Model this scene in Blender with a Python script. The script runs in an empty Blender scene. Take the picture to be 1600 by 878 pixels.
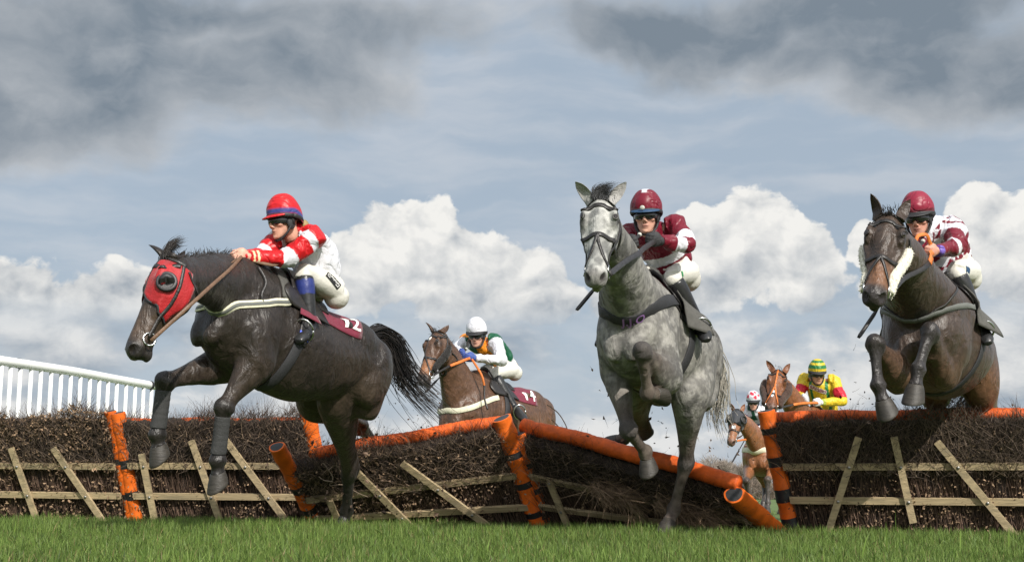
import bpy, bmesh, math, random
import numpy as np
from mathutils import Vector, Matrix
from mathutils.bvhtree import BVHTree

random.seed(7)
rng = np.random.default_rng(7)
SC = bpy.context.scene
COL = SC.collection
V = Vector
R = math.radians

# ------------------------------------------------------------------ camera
FPX, PITCH, CAMH = 2000.0, R(9.4), 0.30
cam_data = bpy.data.cameras.new('camera')
cam_data.sensor_width = 36.0
cam_data.lens = FPX / 1600.0 * 36.0
cam_data.clip_start, cam_data.clip_end = 0.05, 5000
cam = bpy.data.objects.new('camera', cam_data)
cam.location = (0, 0, CAMH)
cam.rotation_euler = (R(90) + PITCH, 0, 0)
COL.objects.link(cam)
SC.camera = cam


def P(px, py, Y):
    """world point at distance Y that the photo shows at pixel (px, py) of 1600x878"""
    t = (439.0 - py) / FPX
    c, s = math.cos(PITCH), math.sin(PITCH)
    Z = Y * (s + t * c) / (c - t * s)
    yc = Y * c + Z * s
    return V(((px - 800.0) / FPX * yc, Y, Z + CAMH))


def ground_z(x):
    return -0.012 * x


# ------------------------------------------------------------------ exposure, sun, sky
SC.view_settings.view_transform = 'Standard'
SC.view_settings.look = 'None'
SC.view_settings.exposure = 0.06
SC.view_settings.gamma = 1.0
SC.view_settings.use_curve_mapping = False
SUN_EL, SUN_AZ = R(37), R(152)          # azimuth from +Y towards +X: behind the camera, to its right
sun_dir = V((math.sin(SUN_AZ) * math.cos(SUN_EL), math.cos(SUN_AZ) * math.cos(SUN_EL), math.sin(SUN_EL)))
sd = bpy.data.lights.new('sun', 'SUN')
sd.energy, sd.angle, sd.color = 4.8, R(0.6), (1.0, 0.95, 0.87)
sun = bpy.data.objects.new('sun', sd)
sun.rotation_euler = sun_dir.to_track_quat('Z', 'Y').to_euler()
sun.location = (0, -5, 30)
COL.objects.link(sun)


class NG:
    """small helper that writes node trees"""
    def __init__(self, tree, dim='3D'):
        self.t = tree
        self.dim = dim
        self.t.nodes.clear()

    def n(self, typ, ins=None, **kw):
        nd = self.t.nodes.new(typ)
        for k, v in kw.items():
            setattr(nd, k, v)
        for k, v in (ins or {}).items():
            self.put(nd.inputs[k], v)
        return nd

    def put(self, sock, v):
        if isinstance(v, bpy.types.NodeSocket):
            self.t.links.new(v, sock)
        else:
            sock.default_value = v

    def m(self, op, a, b=0.0, c=0.0, clamp=False):
        nd = self.n('ShaderNodeMath', operation=op, use_clamp=clamp)
        self.put(nd.inputs[0], a); self.put(nd.inputs[1], b); self.put(nd.inputs[2], c)
        return nd.outputs[0]

    def ss(self, x, lo, hi):
        nd = self.n('ShaderNodeMapRange', interpolation_type='SMOOTHSTEP')
        for k, v in zip((0, 1, 2, 3, 4), (x, lo, hi, 0.0, 1.0)):
            self.put(nd.inputs[k], v)
        return nd.outputs[0]

    def mix(self, f, a, b, blend='MIX'):
        nd = self.n('ShaderNodeMix', data_type='RGBA', blend_type=blend)
        self.put(nd.inputs[0], f)
        for i, v in ((6, a), (7, b)):
            self.put(nd.inputs[i], v if isinstance(v, bpy.types.NodeSocket) else (*v[:3], 1.0))
        return nd.outputs[2]

    def noise(self, vec, scale, detail=4.0, rough=0.55, col=False, dist=0.0):
        nd = self.n('ShaderNodeTexNoise', noise_dimensions=self.dim, ins={'Scale': scale, 'Detail': detail, 'Roughness': rough, 'Distortion': dist})
        if vec is not None:
            self.put(nd.inputs['Vector'], vec)
        return nd.outputs['Color' if col else 'Fac']

    def vm(self, op, a, b=(0, 0, 0)):
        nd = self.n('ShaderNodeVectorMath', operation=op)
        self.put(nd.inputs[0], a); self.put(nd.inputs[1], b)
        return nd.outputs['Value' if op in ('LENGTH', 'DOT_PRODUCT') else 'Vector']


world = bpy.data.worlds.new('World')
SC.world = world
world.use_nodes = True
world.cycles.sampling_method = 'MANUAL'
world.cycles.sample_map_resolution = 512
SC.cycles.adaptive_threshold = 0.015
SC.cycles.max_bounces = 5
SC.cycles.diffuse_bounces = 3
SC.cycles.glossy_bounces = 2
SC.cycles.caustics_reflective = False
SC.cycles.caustics_refractive = False
g = NG(world.node_tree, '2D')


def sky_pt(px, py):
    d = (P(px, py, 1.0) - V((0, 0, CAMH))).normalized()
    return math.atan2(d.x, d.y), math.asin(d.z)


tc = g.n('ShaderNodeTexCoord').outputs['Generated']
sep = g.n('ShaderNodeSeparateXYZ', {0: tc}).outputs
az = g.m('ARCTAN2', sep[0], sep[1])
el = g.m('ARCSINE', sep[2])
pv = g.n('ShaderNodeCombineXYZ', {0: az, 1: el, 2: 0.0}).outputs[0]
nish = g.n('ShaderNodeTexSky', sky_type='NISHITA')
nish.sun_disc = False
nish.sun_elevation = SUN_EL
nish.sun_rotation = SUN_AZ
nish.air_density, nish.dust_density, nish.ozone_density = 1.0, 2.0, 1.0


def blobs(vec, items):
    """largest of several soft ellipses, each (px, py, rx, ry) in photo pixels turned into sky angles"""
    out = None
    for px, py, rx, ry in items:
        a, e = sky_pt(px, py)
        d = g.vm('SUBTRACT', vec, (a, e, 0))
        d = g.vm('MULTIPLY', d, (FPX / rx, FPX / ry, 0))
        f = g.m('SUBTRACT', 1.0, g.vm('LENGTH', d))
        out = f if out is None else g.m('SMOOTH_MAX', out, f, 0.12)
    return out


def puff(vec, sc, seed):
    """billowing cauliflower noise, 0..1"""
    w = g.vm('ADD', g.vm('MULTIPLY', vec, (1, 1.25, 1)), (seed, seed * 0.7, 0))
    vo = g.n('ShaderNodeTexVoronoi', {'Vector': w, 'Scale': sc, 'Detail': 3.0, 'Roughness': 0.45},
             feature='F1', normalize=True, voronoi_dimensions='2D').outputs['Distance']
    nz = g.noise(w, sc * 0.8, 7.0, 0.56)
    return g.m('ADD', g.m('MULTIPLY', g.m('SUBTRACT', 1.0, vo), 0.45), g.m('MULTIPLY', nz, 0.55))


def warp(vec, sc, amt):
    c = g.noise(vec, sc, 5.0, 0.55, col=True)
    return g.vm('ADD', vec, g.vm('MULTIPLY', g.vm('SUBTRACT', c, (0.5, 0.5, 0.5)), (amt, amt, 0)))


# clear sky with thin veil
nis = g.vm('MULTIPLY', nish.outputs[0], (0.085, 0.085, 0.085))
streak = g.noise(g.vm('MULTIPLY', warp(pv, 6, 0.05), (2.2, 11.0, 1)), 3.0, 5, 0.5)
veil = g.mix(g.ss(streak, 0.35, 0.75), (0.42, 0.50, 0.59), (0.56, 0.605, 0.66))
skyc = g.mix(0.80, nis, veil)
skyc = g.mix(g.ss(el, 0.0, 0.16), g.mix(0.5, skyc, (0.55, 0.60, 0.66)), skyc)

# far low bank of soft cloud
lw = warp(pv, 9, 0.035)
ln = g.noise(g.vm('MULTIPLY', lw, (1.0, 1.9, 1)), 10.0, 6, 0.55)
ln2 = g.noise(g.vm('MULTIPLY', g.vm('ADD', lw, (-0.012, 0.018, 0)), (1.0, 1.9, 1)), 10.0, 6, 0.55)
l_a = g.m('MULTIPLY', g.ss(ln, 0.30, 0.60), g.ss(el, sky_pt(800, 430)[1], sky_pt(800, 560)[1]))
l_s = g.m('ADD', 0.50, g.m('MULTIPLY', g.m('SUBTRACT', ln, ln2), 3.0), clamp=True)
l_c = g.mix(l_s, (0.30, 0.355, 0.42), (0.78, 0.775, 0.76))
skyc = g.mix(g.m('MULTIPLY', l_a, 0.88), skyc, l_c)

# heaped cumulus
CU = [(30, 480, 95, 85), (110, 500, 120, 70), (200, 500, 130, 90), (-90, 470, 120, 90),
      (590, 400, 85, 90), (640, 390, 95, 95), (720, 430, 120, 85), (800, 440, 110, 75), (560, 440, 100, 60), (850, 470, 70, 50),
      (1120, 400, 90, 95), (1180, 385, 105, 95), (1250, 415, 95, 80), (1080, 440, 90, 70),
      (1540, 370, 85, 90), (1615, 390, 120, 100), (1420, 450, 90, 50), (1355, 385, 42, 46),
      (830, 570, 85, 60), (340, 470, 110, 60), (980, 470, 80, 50)]
cw = warp(pv, 16, 0.022)
b0 = blobs(cw, CU)
p0 = puff(cw, 24.0, 3.1)
p1 = puff(g.vm('ADD', cw, (-0.007, 0.010, 0)), 24.0, 3.1)
cf = g.m('ADD', b0, g.m('MULTIPLY', g.m('SUBTRACT', p0, 0.62), 1.7))
c_a = g.m('MULTIPLY', g.ss(cf, 0.06, 0.18), g.ss(el, sky_pt(800, 530)[1], sky_pt(800, 470)[1]))
c_l = g.m('ADD', 0.52, g.m('MULTIPLY', g.m('SUBTRACT', p0, p1), 2.5))
c_l = g.m('ADD', c_l, g.m('MULTIPLY', g.ss(el, sky_pt(800, 500)[1], sky_pt(800, 380)[1]), 0.36))
c_l = g.m('SUBTRACT', c_l, g.m('MULTIPLY', g.ss(cf, 0.3, 1.1), 0.10), clamp=True)
c_c = g.mix(c_l, (0.29, 0.34, 0.40), (0.86, 0.85, 0.82))
skyc = g.mix(c_a, skyc, c_c)

# dark grey decks overhead
DK = [(-40, 90, 300, 190), (150, 90, 330, 170), (60, 190, 300, 95), (200, 180, 140, 85), (330, 110, 250, 120), (430, 90, 230, 110), (350, 20, 420, 80), (520, 40, 250, 70),
      (1010, 40, 220, 75), (1160, 60, 260, 95), (1250, 90, 220, 75), (1380, 60, 300, 90), (1480, 110, 230, 100), (1590, 120, 200, 110), (1300, 10, 500, 80)]
dw = warp(pv, 5, 0.085)
b1 = blobs(dw, DK)
d0 = g.noise(g.vm('MULTIPLY', dw, (1, 1.5, 1)), 7.5, 8, 0.56)
d1 = g.noise(g.vm('MULTIPLY', g.vm('ADD', dw, (0.010, 0.022, 0)), (1, 1.5, 1)), 7.5, 8, 0.56)
df = g.m('ADD', b1, g.m('MULTIPLY', g.m('SUBTRACT', d0, 0.5), 1.7))
d_a = g.ss(df, -0.16, 0.52)
d_l = g.m('ADD', g.m('MULTIPLY', g.m('SUBTRACT', d0, d1), 1.7), g.m('SUBTRACT', 0.66, g.m('MULTIPLY', g.ss(df, 0.05, 0.95), 0.55)))
d_l = g.m('ADD', d_l, g.m('MULTIPLY', g.m('SUBTRACT', g.noise(dw, 3.2, 4, .5), 0.5), 1.3), clamp=True)
d_c = g.mix(d_l, (0.190, 0.235, 0.285), (0.53, 0.55, 0.575))
skyc = g.mix(g.m('MULTIPLY', d_a, 0.97), skyc, d_c)
# broad glow added round the sun, behind the camera, as fill light
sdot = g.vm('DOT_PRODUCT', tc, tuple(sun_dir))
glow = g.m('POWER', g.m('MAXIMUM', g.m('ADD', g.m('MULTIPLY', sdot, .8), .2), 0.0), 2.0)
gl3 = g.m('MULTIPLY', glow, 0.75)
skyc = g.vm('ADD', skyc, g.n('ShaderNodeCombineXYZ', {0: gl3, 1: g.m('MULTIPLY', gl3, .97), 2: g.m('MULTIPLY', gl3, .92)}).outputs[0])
# below the horizon: dull green-brown so that nothing glows from beneath
skyc = g.mix(g.ss(el, -0.02, -0.005), (0.10, 0.12, 0.06), skyc)
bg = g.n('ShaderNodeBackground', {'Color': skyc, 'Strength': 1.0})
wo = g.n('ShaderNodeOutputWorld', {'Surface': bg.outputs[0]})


# ------------------------------------------------------------------ object helpers
def tag(o, label=None, cat=None, group=None, kind=None):
    if label: o['label'] = label
    if cat: o['category'] = cat
    if group: o['group'] = group
    if kind: o['kind'] = kind
    return o


def empty(name, loc, label=None, cat=None, group=None):
    o = bpy.data.objects.new(name, None)
    o.location = loc
    o.empty_display_size = 0.1
    COL.objects.link(o)
    return tag(o, label, cat, group)


def make_mesh(name, verts, faces, mats=(), fmat=None, col=None, smooth=True, parent=None, uv=None):
    """verts Nx3, faces list or int array; col is per-vertex RGB"""
    me = bpy.data.meshes.new(name)
    verts = np.asarray(verts, dtype=np.float32)
    if isinstance(faces, np.ndarray):
        nf, k = faces.shape
        me.vertices.add(len(verts)); me.vertices.foreach_set('co', verts.ravel())
        me.loops.add(nf * k); me.loops.foreach_set('vertex_index', faces.astype(np.int32).ravel())
        me.polygons.add(nf)
        me.polygons.foreach_set('loop_start', np.arange(nf, dtype=np.int32) * k)
        me.update(calc_edges=True)
    else:
        me.from_pydata([tuple(map(float, v)) for v in verts], [], [tuple(map(int, f)) for f in faces])
        me.update()
    for m in mats:
        me.materials.append(m)
    if fmat is not None:
        me.polygons.foreach_set('material_index', np.asarray(fmat, dtype=np.int32))
    me.polygons.foreach_set('use_smooth', np.full(len(me.polygons), smooth, dtype=bool))
    if col is not None:
        a = me.color_attributes.new('Col', 'FLOAT_COLOR', 'POINT')
        c4 = np.ones((len(verts), 4), dtype=np.float32)
        c4[:, :3] = col
        a.data.foreach_set('color', c4.ravel())
    o = bpy.data.objects.new(name, me)
    COL.objects.link(o)
    if parent is not None:
        o.parent = parent
        o.matrix_parent_inverse = Matrix.Translation(parent.location).inverted()
    return o


class MB:
    """collects shapes, then links them as one mesh object"""
    def __init__(self):
        self.v, self.f, self.m, self.c = [], [], [], []
        self.cur = 0
        self.col = None

    def add(self, verts, faces, mat=None, col=None):
        o = len(self.v)
        self.v += [tuple(p) for p in verts]
        self.f += [tuple(i + o for i in fc) for fc in faces]
        self.m += [self.cur if mat is None else mat] * len(faces)
        self.c += [col or self.col or (1, 1, 1)] * len(verts)
        return self

    def loft(self, st, sub=5, n=20, mat=None, col=None, cap=True):
        """st: list of (centre, side, up, w, t, b[, pinch_top, pinch_bottom]); smooth through the stations"""
        rows = []
        for s in st:
            c, sd_, up = s[0], s[1], s[2]
            ex = list(s[3:]) + [0.0] * (8 - len(s))
            rows.append(np.array([*c, *sd_, *up, *ex], dtype=float))
        A = np.array(rows)
        if len(A) > 2 and sub > 1:
            Q = []
            for i in range(len(A) - 1):
                p0, p1, p2, p3 = A[max(i - 1, 0)], A[i], A[i + 1], A[min(i + 2, len(A) - 1)]
                for k in range(sub):
                    u = k / sub
                    Q.append(0.5 * ((2 * p1) + (-p0 + p2) * u + (2 * p0 - 5 * p1 + 4 * p2 - p3) * u * u + (-p0 + 3 * p1 - 3 * p2 + p3) * u ** 3))
            Q.append(A[-1])
            A = np.array(Q)
        th = np.arange(n) * 2 * math.pi / n
        ct, sn = np.cos(th), np.sin(th)
        vs = []
        for r in A:
            c, s_, u_, w, t, b, pt, pb = r[0:3], r[3:6], r[6:9], *r[9:14]
            s_ = s_ / (np.linalg.norm(s_) + 1e-9); u_ = u_ / (np.linalg.norm(u_) + 1e-9)
            ww = w * ct * (1 - pt * np.clip(sn, 0, 1) ** 2 - pb * np.clip(-sn, 0, 1) ** 2)
            hh = np.where(sn > 0, t, b) * sn
            vs.append(c[None] + ww[:, None] * s_[None] + hh[:, None] * u_[None])
        k = len(vs)
        vv = np.concatenate(vs)
        fs = [(i * n + j, i * n + (j + 1) % n, (i + 1) * n + (j + 1) % n, (i + 1) * n + j) for i in range(k - 1) for j in range(n)]
        vv = list(vv)
        if cap:
            vv += [vs[0].mean(0), vs[-1].mean(0)]
            a, b = k * n, k * n + 1
            fs += [(a, (j + 1) % n, j) for j in range(n)] + [(b, (k - 1) * n + j, (k - 1) * n + (j + 1) % n) for j in range(n)]
        return self.add(vv, fs, mat, col)

    def tube(self, pts, rad, n=12, sub=4, hint=V((0, 0, 1)), mat=None, col=None, cap=True):
        """round or oval tube; rad items are r or (r_side, r_up)"""
        pts = [V(p) for p in pts]
        st = []
        for i, p in enumerate(pts):
            d = (pts[min(i + 1, len(pts) - 1)] - pts[max(i - 1, 0)]).normalized()
            s = d.cross(hint)
            if s.length < 1e-3: s = d.cross(V((1, 0.1, 0)))
            s.normalize()
            u = s.cross(d).normalized()
            r = rad[i] if isinstance(rad, (list, tuple)) else rad
            a, b = r if isinstance(r, (list, tuple)) else (r, r)
            st.append((p, s, u, a, b, b))
        return self.loft(st, sub, n, mat, col, cap)

    def ball(self, c, r, ax=None, n=14, mat=None, col=None):
        """ellipsoid; r = (a,b,c) along the axes ax"""
        ax = ax or (V((1, 0, 0)), V((0, 1, 0)), V((0, 0, 1)))
        r = (r, r, r) if not isinstance(r, (tuple, list)) else r
        vs, fs = [], []
        k = n // 2 + 1
        for i in range(k + 1):
            ph = math.pi * i / k
            for j in range(n):
                th = 2 * math.pi * j / n
                vs.append(V(c) + ax[0] * (r[0] * math.sin(ph) * math.cos(th)) + ax[1] * (r[1] * math.sin(ph) * math.sin(th)) + ax[2] * (r[2] * math.cos(ph)))
        for i in range(k):
            for j in range(n):
                fs.append((i * n + j, (i + 1) * n + j, (i + 1) * n + (j + 1) % n, i * n + (j + 1) % n))
        return self.add(vs, fs, mat, col)

    def box(self, c, ax, h, mat=None, col=None):
        """oriented box: centre, three unit axes, half sizes"""
        vs = [V(c) + ax[0] * (h[0] * a) + ax[1] * (h[1] * b) + ax[2] * (h[2] * d) for a in (-1, 1) for b in (-1, 1) for d in (-1, 1)]
        fs = [(0, 1, 3, 2), (4, 6, 7, 5), (0, 4, 5, 1), (2, 3, 7, 6), (0, 2, 6, 4), (1, 5, 7, 3)]
        return self.add(vs, fs, mat, col)

    def ribbon(self, pts, nrm, width, thick=0.004, mat=None, col=None, closed=False):
        """flat strap with real thickness along pts, nrm is the outward normal at each point"""
        n = len(pts); vs = []
        for i in range(n):
            a = pts[(i - 1) % n] if closed or i > 0 else pts[i]
            b = pts[(i + 1) % n] if closed or i < n - 1 else pts[i]
            d = (V(b) - V(a)).normalized()
            w = width[i] if isinstance(width, (list, tuple)) else width
            s = d.cross(nrm[i]).normalized() * (w / 2)
            o = V(nrm[i]) * thick
            p = V(pts[i])
            vs += [p - s, p + s, p + s * 0.86 + o, p - s * 0.86 + o]
        fs = []
        for i in range(n if closed else n - 1):
            j = (i + 1) % n
            for k in range(4):
                fs.append((i * 4 + k, i * 4 + (k + 1) % 4, j * 4 + (k + 1) % 4, j * 4 + k))
        if not closed:
            fs += [(3, 2, 1, 0), ((n - 1) * 4, (n - 1) * 4 + 1, (n - 1) * 4 + 2, (n - 1) * 4 + 3)]
        return self.add(vs, fs, mat, col)

    def build(self, name, mats, parent=None, smooth=True, usecol=False):
        mats = mats if isinstance(mats, (list, tuple)) else [mats]
        return make_mesh(name, self.v, self.f, mats, self.m, self.c if usecol else None, smooth, parent)

    def fuse(self, voxel, smooth=4, factor=0.5):
        """union of everything as one continuous surface -> (verts, faces)"""
        me = bpy.data.meshes.new('tmp'); me.from_pydata(self.v, [], self.f); me.update()
        o = bpy.data.objects.new('tmp', me); COL.objects.link(o)
        r = o.modifiers.new('r', 'REMESH'); r.mode = 'VOXEL'; r.voxel_size = voxel; r.adaptivity = 0
        if smooth:
            s = o.modifiers.new('s', 'SMOOTH'); s.factor = factor; s.iterations = smooth
        dg = bpy.context.evaluated_depsgraph_get()
        ev = o.evaluated_get(dg); em = ev.to_mesh()
        vs = np.empty(len(em.vertices) * 3, dtype=np.float32); em.vertices.foreach_get('co', vs)
        tot = np.empty(len(em.polygons), dtype=np.int32); em.polygons.foreach_get('loop_total', tot)
        li = np.empty(len(em.loops), dtype=np.int32); em.loops.foreach_get('vertex_index', li)
        ev.to_mesh_clear()
        bpy.data.objects.remove(o); bpy.data.meshes.remove(me)
        assert (tot == 4).all()
        return vs.reshape(-1, 3), li.reshape(-1, 4)


def rmix(a, b, k):
    k = np.clip(k, 0, 1)[:, None]
    return np.array(a) * (1 - k) + np.array(b) * k


def vnoise(p, sc, seed=0):
    """cheap smooth value noise on points"""
    q = p * sc + seed * 17.3
    i = np.floor(q).astype(np.int64); f = q - i; f = f * f * (3 - 2 * f)
    def hsh(a, b, c):
        x = (a * 73856093) ^ (b * 19349663) ^ (c * 83492791)
        x = (x ^ (x >> 13)) * 1274126177
        return ((x ^ (x >> 16)) & 0xffff) / 65535.0
    out = 0
    for dx in (0, 1):
        for dy in (0, 1):
            for dz in (0, 1):
                w = (f[:, 0] if dx else 1 - f[:, 0]) * (f[:, 1] if dy else 1 - f[:, 1]) * (f[:, 2] if dz else 1 - f[:, 2])
                out = out + w * hsh(i[:, 0] + dx, i[:, 1] + dy, i[:, 2] + dz)
    return out


def sm(x, a, b):
    t = np.clip((x - a) / (b - a), 0, 1); return t * t * (3 - 2 * t)



def axes(d, hint=V((0, 0, 1))):
    d = V(d).normalized()
    s = d.cross(hint).normalized()
    return d, s, s.cross(d).normalized()


# ------------------------------------------------------------------ materials
def pbr(name, color, rough=0.6, bump=0.0, bscale=60.0, var=0.0, vscale=8.0, spec=0.5, metal=0.0, attr=False, sheen=0.0, coat=0.0, bdet=5.0, stretch=None, var2=None, trans=0.0):
    m = bpy.data.materials.new(name)
    m.use_nodes = True
    q = NG(m.node_tree)
    oc = q.n('ShaderNodeTexCoord').outputs['Object']
    vec = q.vm('MULTIPLY', oc, stretch) if stretch else oc
    if attr:
        c = q.n('ShaderNodeAttribute', attribute_name='Col').outputs['Color']
    else:
        c = q.n('ShaderNodeRGB').outputs[0]; c.default_value = (*color, 1)
    if var:
        nz = q.noise(vec, vscale, 6, 0.6)
        k = q.m('ADD', 1.0 - var, q.m('MULTIPLY', q.ss(nz, 0.25, 0.75), 2 * var))
        c = q.vm('MULTIPLY', c, q.n('ShaderNodeCombineXYZ', {0: k, 1: k, 2: k}).outputs[0])
        if var2:
            c = q.mix(q.m('MULTIPLY', q.ss(q.noise(vec, vscale * 0.37, 4, 0.6), 0.5, 0.7), 0.7), c, var2)
    b = q.n('ShaderNodeBsdfPrincipled', {'Base Color': c, 'Roughness': rough, 'Metallic': metal, 'Specular IOR Level': spec, 'Sheen Weight': sheen, 'Coat Weight': coat, 'Sheen Roughness': 0.4})
    if bump:
        nb = q.noise(vec, bscale, bdet, 0.6)
        q.put(b.inputs['Normal'], q.n('ShaderNodeBump', {'Strength': min(1.0, bump), 'Distance': 0.01, 'Height': nb}).outputs[0])
    q.n('ShaderNodeOutputMaterial', {'Surface': b.outputs[0]})
    m.diffuse_color = (*color, 1)
    return m


M = {}
def blade_mat():
    m = bpy.data.materials.new('grass_blade'); m.use_nodes = True
    q = NG(m.node_tree); c = q.n('ShaderNodeAttribute', attribute_name='Col').outputs['Color']
    b = q.n('ShaderNodeBsdfPrincipled', {'Base Color': c, 'Roughness': .5, 'Specular IOR Level': .3})
    t = q.n('ShaderNodeBsdfTranslucent', {'Color': c})
    q.n('ShaderNodeOutputMaterial', {'Surface': q.n('ShaderNodeMixShader', {0: .35, 1: b.outputs[0], 2: t.outputs[0]}).outputs[0]})
    return m


M['grass_blade'] = blade_mat()
M['ground'] = pbr('turf_ground', (0.085, 0.135, 0.032), 0.9, 0.6, 30, 0.35, 1.2, var2=(0.11, 0.12, 0.045))
M['twig'] = pbr('birch_twig', (0.05, 0.03, 0.02), 0.75, attr=True, spec=0.25)
M['brush_core'] = pbr('packed_brush', (0.022, 0.014, 0.010), 0.9, 1.0, 70, 0.5, 40, stretch=(1, 1, 0.25))
M['wood'] = pbr('weathered_timber', (0.40, 0.31, 0.185), 0.75, 0.5, 45, 0.28, 14, stretch=(1, 1, 3), var2=(0.24, 0.20, 0.13))
M['wood_rail'] = pbr('weathered_rail_timber', (0.39, 0.30, 0.175), 0.75, 0.5, 40, 0.28, 12, stretch=(0.25, 1, 6), var2=(0.23, 0.19, 0.12))
M['orange'] = pbr('orange_vinyl', (0.72, 0.135, 0.012), 0.55, 0.6, 17, 0.22, 11, spec=0.35, bdet=5, var2=(0.50, 0.095, 0.018))
M['orange_ruck'] = pbr('orange_vinyl_dusty', (0.60, 0.10, 0.014), 0.6, 0.7, 24, 0.28, 12, spec=0.3, bdet=5, var2=(0.40, 0.075, 0.02))
M['black_vinyl'] = pbr('black_vinyl', (0.018, 0.018, 0.02), 0.5, 0.3, 20, 0.2, 6)
M['foam_end'] = pbr('grey_foam_end', (0.035, 0.037, 0.04), 0.7, 0.5, 12, 0.3, 9)
M['white_pvc'] = pbr('white_plastic_rail', (0.78, 0.79, 0.78), 0.35, 0.05, 10, 0.05, 4)
M['bolt'] = pbr('steel_bolt', (0.35, 0.34, 0.32), 0.45, metal=0.8)
M['bark'] = pbr('tree_bark', (0.10, 0.08, 0.065), 0.9)
M['twig_far'] = pbr('bare_tree_twigs', (0.15, 0.115, 0.09), 0.9, attr=True)
# ------------------------------------------------------------------ ground
xs = np.concatenate([[-3000, -800, -200, -60, -20], np.linspace(-12, 12, 60), [20, 60, 200, 800, 3000]])
ys = np.concatenate([[-400, -60, -10], np.linspace(0, 34, 80), [45, 70, 120, 250, 700, 3500]])
gx, gy = np.meshgrid(xs, ys)
gz = -0.012 * np.clip(gx, -14, 14)
near = (np.abs(gx) < 13) & (gy > 0) & (gy < 34)
gz = gz + np.where(near, 0.012 * np.sin(gx * 2.1 + 1) * np.sin(gy * 1.7), 0)
nx, ny = len(xs), len(ys)
idx = np.arange(nx * ny).reshape(ny, nx)
fc = np.stack([idx[:-1, :-1], idx[:-1, 1:], idx[1:, 1:], idx[1:, :-1]], -1).reshape(-1, 4)
tag(make_mesh('ground', np.stack([gx, gy, gz], -1).reshape(-1, 3), fc, [M['ground']]), kind='structure')


def blades(n, x, y, hgt, wid, lean, colr, z0=None):
    """n curved grass blades, three segments each"""
    a = rng.uniform(0, 2 * math.pi, n)
    la = rng.uniform(0, 2 * math.pi, n)
    ln_ = lean * np.abs(rng.normal(0, 1, n)) * hgt
    z = -0.012 * x if z0 is None else z0
    vs = np.zeros((n, 7, 3)); cs = np.zeros((n, 7, 3))
    for k, (t, wf) in enumerate(((0, 1.0), (0.4, 0.9), (0.75, 0.6), (1.0, 0))):
        cx = x + np.cos(la) * ln_ * t ** 1.8
        cy = y + np.sin(la) * ln_ * t ** 1.8
        cz = z + hgt * t * (1 - 0.25 * np.clip(ln_ / hgt, 0, 1.2) * t) - 0.01
        ox, oy = np.cos(a) * wid * wf / 2, np.sin(a) * wid * wf / 2
        if k < 3:
            vs[:, 2 * k] = np.stack([cx - ox, cy - oy, cz], -1)
            vs[:, 2 * k + 1] = np.stack([cx + ox, cy + oy, cz], -1)
            cs[:, 2 * k] = cs[:, 2 * k + 1] = colr
        else:
            vs[:, 6] = np.stack([cx, cy, cz], -1); cs[:, 6] = colr
    b = (np.arange(n) * 7)[:, None]
    q = np.concatenate([b + [0, 1, 3, 2], b + [2, 3, 5, 4]])
    t = b + [4, 5, 6, 6]
    return vs.reshape(-1, 3), cs.reshape(-1, 3), q, t[:, :3]


def grass_field(n, y0, y1, hm, seed):
    y = np.sqrt(rng.uniform(y0 ** 2, y1 ** 2, n))
    x = rng.uniform(-0.47, 0.47, n) * (y + 0.6)
    patch = 0.5 + 0.42 * (vnoise(np.stack([x * 3.2, y * 3.2, x * 0 + seed], -1), 1.0, 9) - .5) * 2.2 + 0.22 * np.sin(x * 1.9 + seed) * np.sin(y * 2.3 + 0.7 * seed) + 0.25 * np.sin(x * 6.1 + 2) * np.cos(y * 5.2)
    h = hm * (0.65 + 0.35 * patch) * rng.uniform(0.4, 1.3, n)
    h = np.clip(h, .02, .2)
    w = rng.uniform(0.0030, 0.0062, n)
    u = rng.uniform(0, 1, n)[:, None]
    base = np.array([[0.090, 0.160, 0.030]]) * (1 - u) + np.array([[0.205, 0.280, 0.070]]) * u
    base = base * (0.8 + 0.35 * patch[:, None])
    dry = rng.uniform(0, 1, n) < 0.05
    base[dry] = np.array([0.30, 0.25, 0.11]) * rng.uniform(0.6, 1.1, (dry.sum(), 1))
    dark = rng.uniform(0, 1, n) < 0.25
    base[dark] *= 0.5
    return blades(n, x, y, h, w, 0.45, base)


parts_ = [grass_field(70000, 4.6, 7.6, 0.085, 1.0), grass_field(80000, 7.6, 10.6, 0.115, 2.0), grass_field(26000, 10.6, 26.0, 0.07, 3.0)]
# a few long stray blades near the lens
sx = np.array([P(x_, 840, y_).x for x_, y_ in ((1400, 6.3), (1385, 6.3), (1500, 6.6), (1345, 5.9), (1232, 5.7), (1575, 7.0), (440, 7.6), (22, 7.5), (1110, 6.0), (760, 6.2))])
sy = np.array([6.3, 6.3, 6.6, 5.9, 5.7, 7.0, 7.6, 7.5, 6.0, 6.2])
parts_.append(blades(len(sx), sx, sy, np.array([.26, .20, .19, .17, .15, .17, .13, .13, .1, .1]), np.full(len(sx), .010), 0.35, np.tile([0.20, 0.30, 0.06], (len(sx), 1))))
vs_, cs_, qs_, ts_, off = [], [], [], [], 0
for v_, c_, q_, t_ in parts_:
    vs_.append(v_); cs_.append(c_); qs_.append(q_ + off); ts_.append(t_ + off); off += len(v_)
quads = np.concatenate(qs_); tris = np.concatenate(ts_)
tri4 = np.concatenate([tris, tris[:, 2:3]], 1)
me = bpy.data.meshes.new('grass')
vv = np.concatenate(vs_)
me.vertices.add(len(vv)); me.vertices.foreach_set('co', vv.astype(np.float32).ravel())
nl = len(quads) * 4 + len(tris) * 3
me.loops.add(nl)
me.loops.foreach_set('vertex_index', np.concatenate([quads.ravel(), tris.ravel()]).astype(np.int32))
me.polygons.add(len(quads) + len(tris))
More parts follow.
